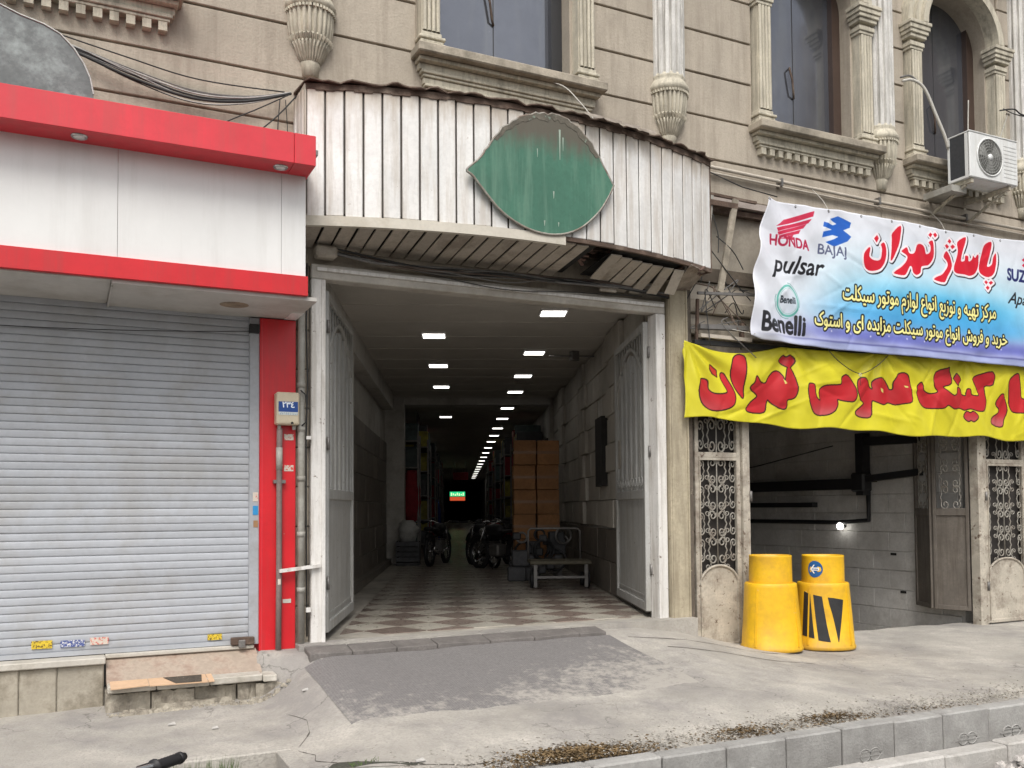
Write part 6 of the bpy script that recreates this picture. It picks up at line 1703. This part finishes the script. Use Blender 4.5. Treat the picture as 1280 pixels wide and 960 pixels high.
MB().box(12.09, 12.4, .02, .3, .0, 3.28).build('wall_face', mat('violet_paint', (.16, .12, .24), .8, .1), t)
MB().box(12.1, 12.38, .012, .02, 1.45, 1.75).build('notice', white_m, t)
MB().box(12.1, 12.38, .012, .02, 1.20, 1.43).build('notice', mat('green_notice', (.02, .24, .12), .5), t)
# folded open leaf on the right
t = thing('parking_gate_leaf', (11.0, .1, .2), 'dark weathered bifold gate leaf standing open inside the parking mouth', 'gate leaf')
lm = mat('grimy_leaf_paint', (.15, .13, .11), .65, .15, 3, .2, 30, dirt=(.08, .065, .05), dirt_amt=.6, dirt_scale=2.5, streak=True)
def leaf2(a, b_):
    a, b_ = Vector(a), Vector(b_); d = b_ - a; W = d.length; d.normalize(); n_ = Vector((-d.y, d.x, 0))
    def pt(p, q_, z): v = a + d * p + n_ * q_; return (v.x, v.y, z)
    def bx(m_, p0, p1, q0, q1, z0, z1): return m_.hexa([pt(p0, q0, z0), pt(p1, q0, z0), pt(p1, q1, z0), pt(p0, q1, z0)], [pt(p0, q0, z1), pt(p1, q0, z1), pt(p1, q1, z1), pt(p0, q1, z1)])
    z0, z1 = .22, 3.2
    f = MB()
    bx(f, 0, .045, -.025, .025, z0, z1); bx(f, W - .045, W, -.025, .025, z0, z1); bx(f, .045, W - .045, -.025, .025, z0, z0 + .06); bx(f, .045, W - .045, -.025, .025, 1.50, 1.60); bx(f, .045, W - .045, -.025, .025, z1 - .05, z1)
    fo = f.build('leaf_frame', lm, t, bevel=.005)
    bx(MB(), .045, W - .045, -.006, .006, z0 + .06, 1.50).build('lower_panel', lm, fo)
    ang_ = math.atan2(d.y, d.x)
    for k in range(5):
        v = pt(W / 2 - .07, 0, 1.75 + k * .29); v2 = pt(W / 2 + .07, 0, 1.75 + k * .29)
        share('scroll', scA, fo, v, rz=ang_, scale=(.8, 1, 1)); share('scroll', scA, fo, v2, rz=ang_, scale=(-.8, 1, 1))
leaf2((10.98, .12, 0), (10.80, .55, 0)); leaf2((10.79, .57, 0), (11.02, 1.02, 0))

# ================================================================== BARRELS
def barrel_prof(z):      # radius by height
    if z < .80: return .345 - .055 * (z / .8)
    return .243
NB = 44
def barrel(x, y, rz, lab, decal):
    t = thing('traffic_barrel', (x, y, G(x, y) + .012), lab, 'barrel', 'yellow plastic barrels beside the gate', rz)
    t.scale = (.93, .93, .93)
    def sup(a):    # slightly flattened front
        c_, s_ = math.cos(a), math.sin(a)
        e = 2 / 2.5
        return (abs(c_) ** e) * (1 if c_ > 0 else -1), (abs(s_) ** e) * (1 if s_ > 0 else -1)
    def ring(r, z, n=NB): return [(r * (1 + .010 * math.sin(3 * (2 * PI * k / n) + z * 6 + x)) * sup(2 * PI * k / n)[0], .86 * r * (1 + .010 * math.sin(3 * (2 * PI * k / n) + z * 6 + x)) * sup(2 * PI * k / n)[1], z) for k in range(n)]
    def loft(prof):
        mb = MB()
        for r, z in prof: mb.v += ring(r, z)
        for i in range(len(prof) - 1):
            for k in range(NB):
                a = i * NB + k; b_ = i * NB + (k + 1) % NB
                mb.f.append((a, b_, b_ + NB, a + NB)); mb.sm.append(True)
        return mb
    o = loft([(.345, 0), (.355, .012), (.355, .04), (.343, .055), (.32, .4), (.298, .74), (.296, .775), (.285, .79), (.25, .792), (.245, .78)]).build('skirt', barrel_y, t, local=True)
    o2 = loft([(.246, .77), (.243, .95), (.24, 1.09), (.243, 1.105), (.236, 1.115), (.226, 1.108), (.225, .9), (.225, .6)]).build('neck', barrel_y, t, local=True)
    # moulded vertical rib on each side of the skirt
    for a in (-PI * .28, -PI * .75):
        u = sup(a)
        rb = MB()
        w_ = .012
        for (z0, z1) in ((.06, .74),):
            def P_(z, off, da):
                r = .343 + (.298 - .343) * (z - .055) / .685 + off
                q = sup(a + da); return (r * q[0], .86 * r * q[1], z)
            rb.hexa([P_(z0, -.01, -.03), P_(z0, .014, -.03), P_(z0, .014, .03), P_(z0, -.01, .03)], [P_(z1, -.01, -.03), P_(z1, .004, -.03), P_(z1, .004, .03), P_(z1, -.01, .03)])
        rb.build('rib', barrel_y, t, local=True)
    if decal:
        def surf(a, z, off=.0025):
            r = (.343 + (.298 - .343) * (z - .055) / .685 if z < .78 else .2445 - .003 * (z - .8) / .3) + off
            r *= 1 + .010 * math.sin(3 * a + z * 6 + x)
            q = sup(a); return (r * q[0], .86 * r * q[1], z)
        def patch(quad, m_, name, off=.0025, n=6):
            mb = MB()
            for j in range(n + 1):
                for i in range(n + 1):
                    u, v = i / n, j / n
                    p = [(quad[0][k] * (1 - u) + quad[1][k] * u) * (1 - v) + (quad[3][k] * (1 - u) + quad[2][k] * u) * v for k in (0, 1)]
                    mb.v.append(surf(p[0], p[1], off))
            for j in range(n):
                for i in range(n):
                    a = j * (n + 1) + i; mb.f.append((a, a + 1, a + n + 2, a + n + 1)); mb.sm.append(True)
            return mb.build(name, m_, t, local=True)
        c0 = -PI * .5 - .08
        # slanted black stripes
        patch([(c0 - 1.0, .17), (c0 - .44, .14), (c0 - .66, .66), (c0 - 1.0, .69)], barrel_blk, 'black_stripe')
        patch([(c0 - .30, .12), (c0 + .06, .10), (c0 - .16, .635), (c0 - .52, .655)], barrel_blk, 'black_stripe')
        patch([(c0 + .235, .10), (c0 + .255, .10), (c0 + .50, .595), (c0 + .02, .625)], barrel_blk, 'black_stripe')
        # round arrow sticker
        ca, cz = c0 - .52, .955
        mb = MB(); n_ = 28
        mb.v.append(surf(ca, cz, .003))
        for k in range(n_):
            q = 2 * PI * k / n_; mb.v.append(surf(ca + .10 * math.cos(q) / .243, cz + .10 * math.sin(q), .003))
        mb.f = [(0, 1 + k, 1 + (k + 1) % n_) for k in range(n_)]; mb.sm = [True] * n_
        rd_ = mb.build('round_sticker', blue_m, t, local=True)
        ar = [(-.062, 0), (-.012, .052), (.005, .052), (-.018, .018), (.058, .018), (.058, -.018), (-.018, -.018), (.005, -.052), (-.012, -.052)]
        mb = MB(); mb.v = [surf(ca + p[0] / .243, cz + p[1], .006) for p in ar]; mb.f = [(0, 1, 3), (1, 2, 3), (0, 3, 6), (3, 4, 5, 6), (0, 6, 8), (6, 7, 8)]; mb.sm = [False] * 6
        mb.build('white_arrow', white_m, rd_, local=True)
        mb = MB()
        for k in range(5): 
            xa = -.03 + k * .016
            mb.v += [surf(ca + xa / .243, cz - .008, .008), surf(ca + (xa + .010) / .243, cz - .008, .008), surf(ca + (xa + .010) / .243, cz + .008, .008), surf(ca + xa / .243, cz + .008, .008)]; mb.f.append(tuple(range(4 * k, 4 * k + 4))); mb.sm.append(False)
        mb.build('small_print', blue_m, rd_, local=True)
    return t
barrel(7.03, -.42, math.radians(-24), 'plain yellow plastic barrel beside the cream gate post', False)
barrel(7.72, -.50, math.radians(-27), 'yellow plastic barrel with black slanted stripes and blue arrow sticker', True)

# ================================================================== AIR CONDITIONER
ac = thing('air_conditioner', (10.55, -.45, 5.72), 'white outdoor air conditioner unit on brackets below the arched window', 'air conditioner')
ax0, ax1, ay0, ay1, az0, az1 = 10.12, 11.02, -.68, -.36, 5.74, 6.33
MB().box(ax0, ax1, ay0, ay0 + .03, az0, az1 - .02).build('front_panel', ac_white, ac, bevel=.01)
MB().box(ax0 - .004, ax1 + .004, ay0 - .004, ay1, az1 - .018, az1).build('lid', ac_white, ac, bevel=.006)
MB().box(ax0, ax1, ay0 + .03, ay1, az0, az0 + .03).build('base_tray', ac_white, ac)
MB().box(ax0 + .005, ax0 + .02, ay0 + .031, ay1 - .03, az0 + .03, az1 - .02).build('coil', ac_dark, ac)
MB().box(ax0, ax0 + .03, ay1 - .03, ay1, az0 + .03, az1 - .02).build('corner_strip', ac_white, ac)
MB().box(ax0, ax0 + .008, ay0 + .031, ay0 + .075, az0 + .03, az1 - .02).build('corner_strip', ac_white, ac)
MB().box(ax0 + .03, ax1, ay1 - .02, ay1, az0 + .03, az1 - .02).build('back_coil', ac_dark, ac)
MB().box(ax1 - .012, ax1, ay0 + .031, ay1 - .021, az0 + .03, az1 - .02).build('right_panel', ac_white, ac)
fc = (ax0 + .36, az0 + .29); FR = .235
fan = MB()
n_ = 30
def fpt(r, a, y): return (fc[0] + r * math.cos(a), y, fc[1] + r * math.sin(a))
fan.v = [fpt(0, 0, ay0 - .002)] + [fpt(FR, 2 * PI * k / n_, ay0 - .002) for k in range(n_)]
fan.f = [(0, 1 + k, 1 + (k + 1) % n_) for k in range(n_)]; fan.sm = [False] * n_
fo = fan.build('fan_opening', mat('fan_shade_grey', (.13, .13, .12), .6, .1), ac)
for r in (.06, .095, .13, .165, .20): MB().tube([fpt(r, 2 * PI * k / 28, ay0 - .012) for k in range(29)], .0035, 4, False).build('guard_ring', ac_fan, fo)
MB().tube([fpt(FR, 2 * PI * k / 32, ay0 - .008) for k in range(33)], .010, 6, False).build('rim_ring', ac_white, fo)
gr = MB()
for k in range(22): gr.tube([fpt(.045, 2 * PI * k / 22, ay0 - .013), fpt(FR, 2 * PI * k / 22 + .25, ay0 - .008)], .0028, 4)
gr.build('guard_spokes', ac_fan, fo)
for k in range(3):
    a = 2 * PI * k / 3 + .4
    MB().add([fpt(.04, a, ay0 - .003), fpt(.20, a - .35, ay0 - .0035), fpt(.215, a + .15, ay0 - .006), fpt(.20, a + .6, ay0 - .006), fpt(.05, a + .8, ay0 - .004)], [(0, 1, 2, 3, 4)]).build('fan_blade', ac_fan, fo)
MB().tube([fpt(0, 0, ay0 - .02), fpt(0, 0, ay0 - .003)], .042, 14).build('hub', ac_white, fo)
for k in range(9):
    MB().box(ax0 + .63, ax1 - .03, ay0 - .004, ay0 - .001, az0 + .08 + k * .05, az0 + .105 + k * .05).build('louvre', ac_white, ac)
for x in (ax0 + .07, ax1 - .12):
    bkt = MB().bar((x, .03, az0 - .03), (x, ay0 + .03, az0 - .03), .045, .05)
    bkt.bar((x, .03, az0 - .33), (x, ay0 + .12, az0 - .06), .03, .03).bar((x, .02, az0 - .38), (x, .02, az0), .045, .03)
    bkt.build('bracket', stone_pale, ac)
MB().box(ax0 - .12, ax0 + .16, -.5, -.08, az0 - .14, az0 - .06).build('bracket_plate', pipe_pvc, ac)
hz = thing('aircon_hose', (9.9, -.1, 6.5), 'pale insulated hose drooping from the column to the air conditioner', 'hose')
cable(hz, [(9.50, -.22, 7.02), (9.62, -.28, 7.03), (9.78, -.32, 6.93), (9.93, -.36, 6.6), (10.05, -.38, 6.35), (10.11, -.38, 6.20)], .019, cable_w, 8, 'hose')
cable(hz, [(9.47, -.22, 7.06), (9.6, -.26, 7.09), (9.72, -.3, 6.99)], .012, cable_m, 6, 'hose')
hz2 = thing('aircon_pipe_loop', (10.9, -.3, 6.4), 'white pipe looping over the air conditioner to the wall', 'hose')
cable(hz2, [(10.62, -.3, 6.95), (10.60, -.3, 6.6), (10.56, -.33, 6.36)], .008, cable_w)
cable(hz2, [(10.58, -.34, 6.34), (10.62, -.34, 6.47), (10.78, -.34, 6.52), (10.95, -.34, 6.46), (11.0, -.33, 6.3)], .013, cable_w)
wc = thing('column_wire', (12, -.2, 7.1), 'black wires tied across the rightmost column', 'wire')
cable(wc, [(11.35, -.22, 6.98), (11.6, -.25, 7.03), (11.8, -.24, 6.99), (12.3, -.26, 7.03), (13.0, -.26, 7.1)], .010, cable_b)
cable(wc, [(11.45, -.2, 7.03), (11.7, -.24, 6.97), (12.3, -.26, 7.0), (13, -.25, 7.05)], .007, cable_b)
cable(wc, [(11.56, -.2, 7.02), (11.50, -.16, 6.8), (11.42, -.14, 6.6), (11.2, -.2, 6.4)], .006, cable_w)
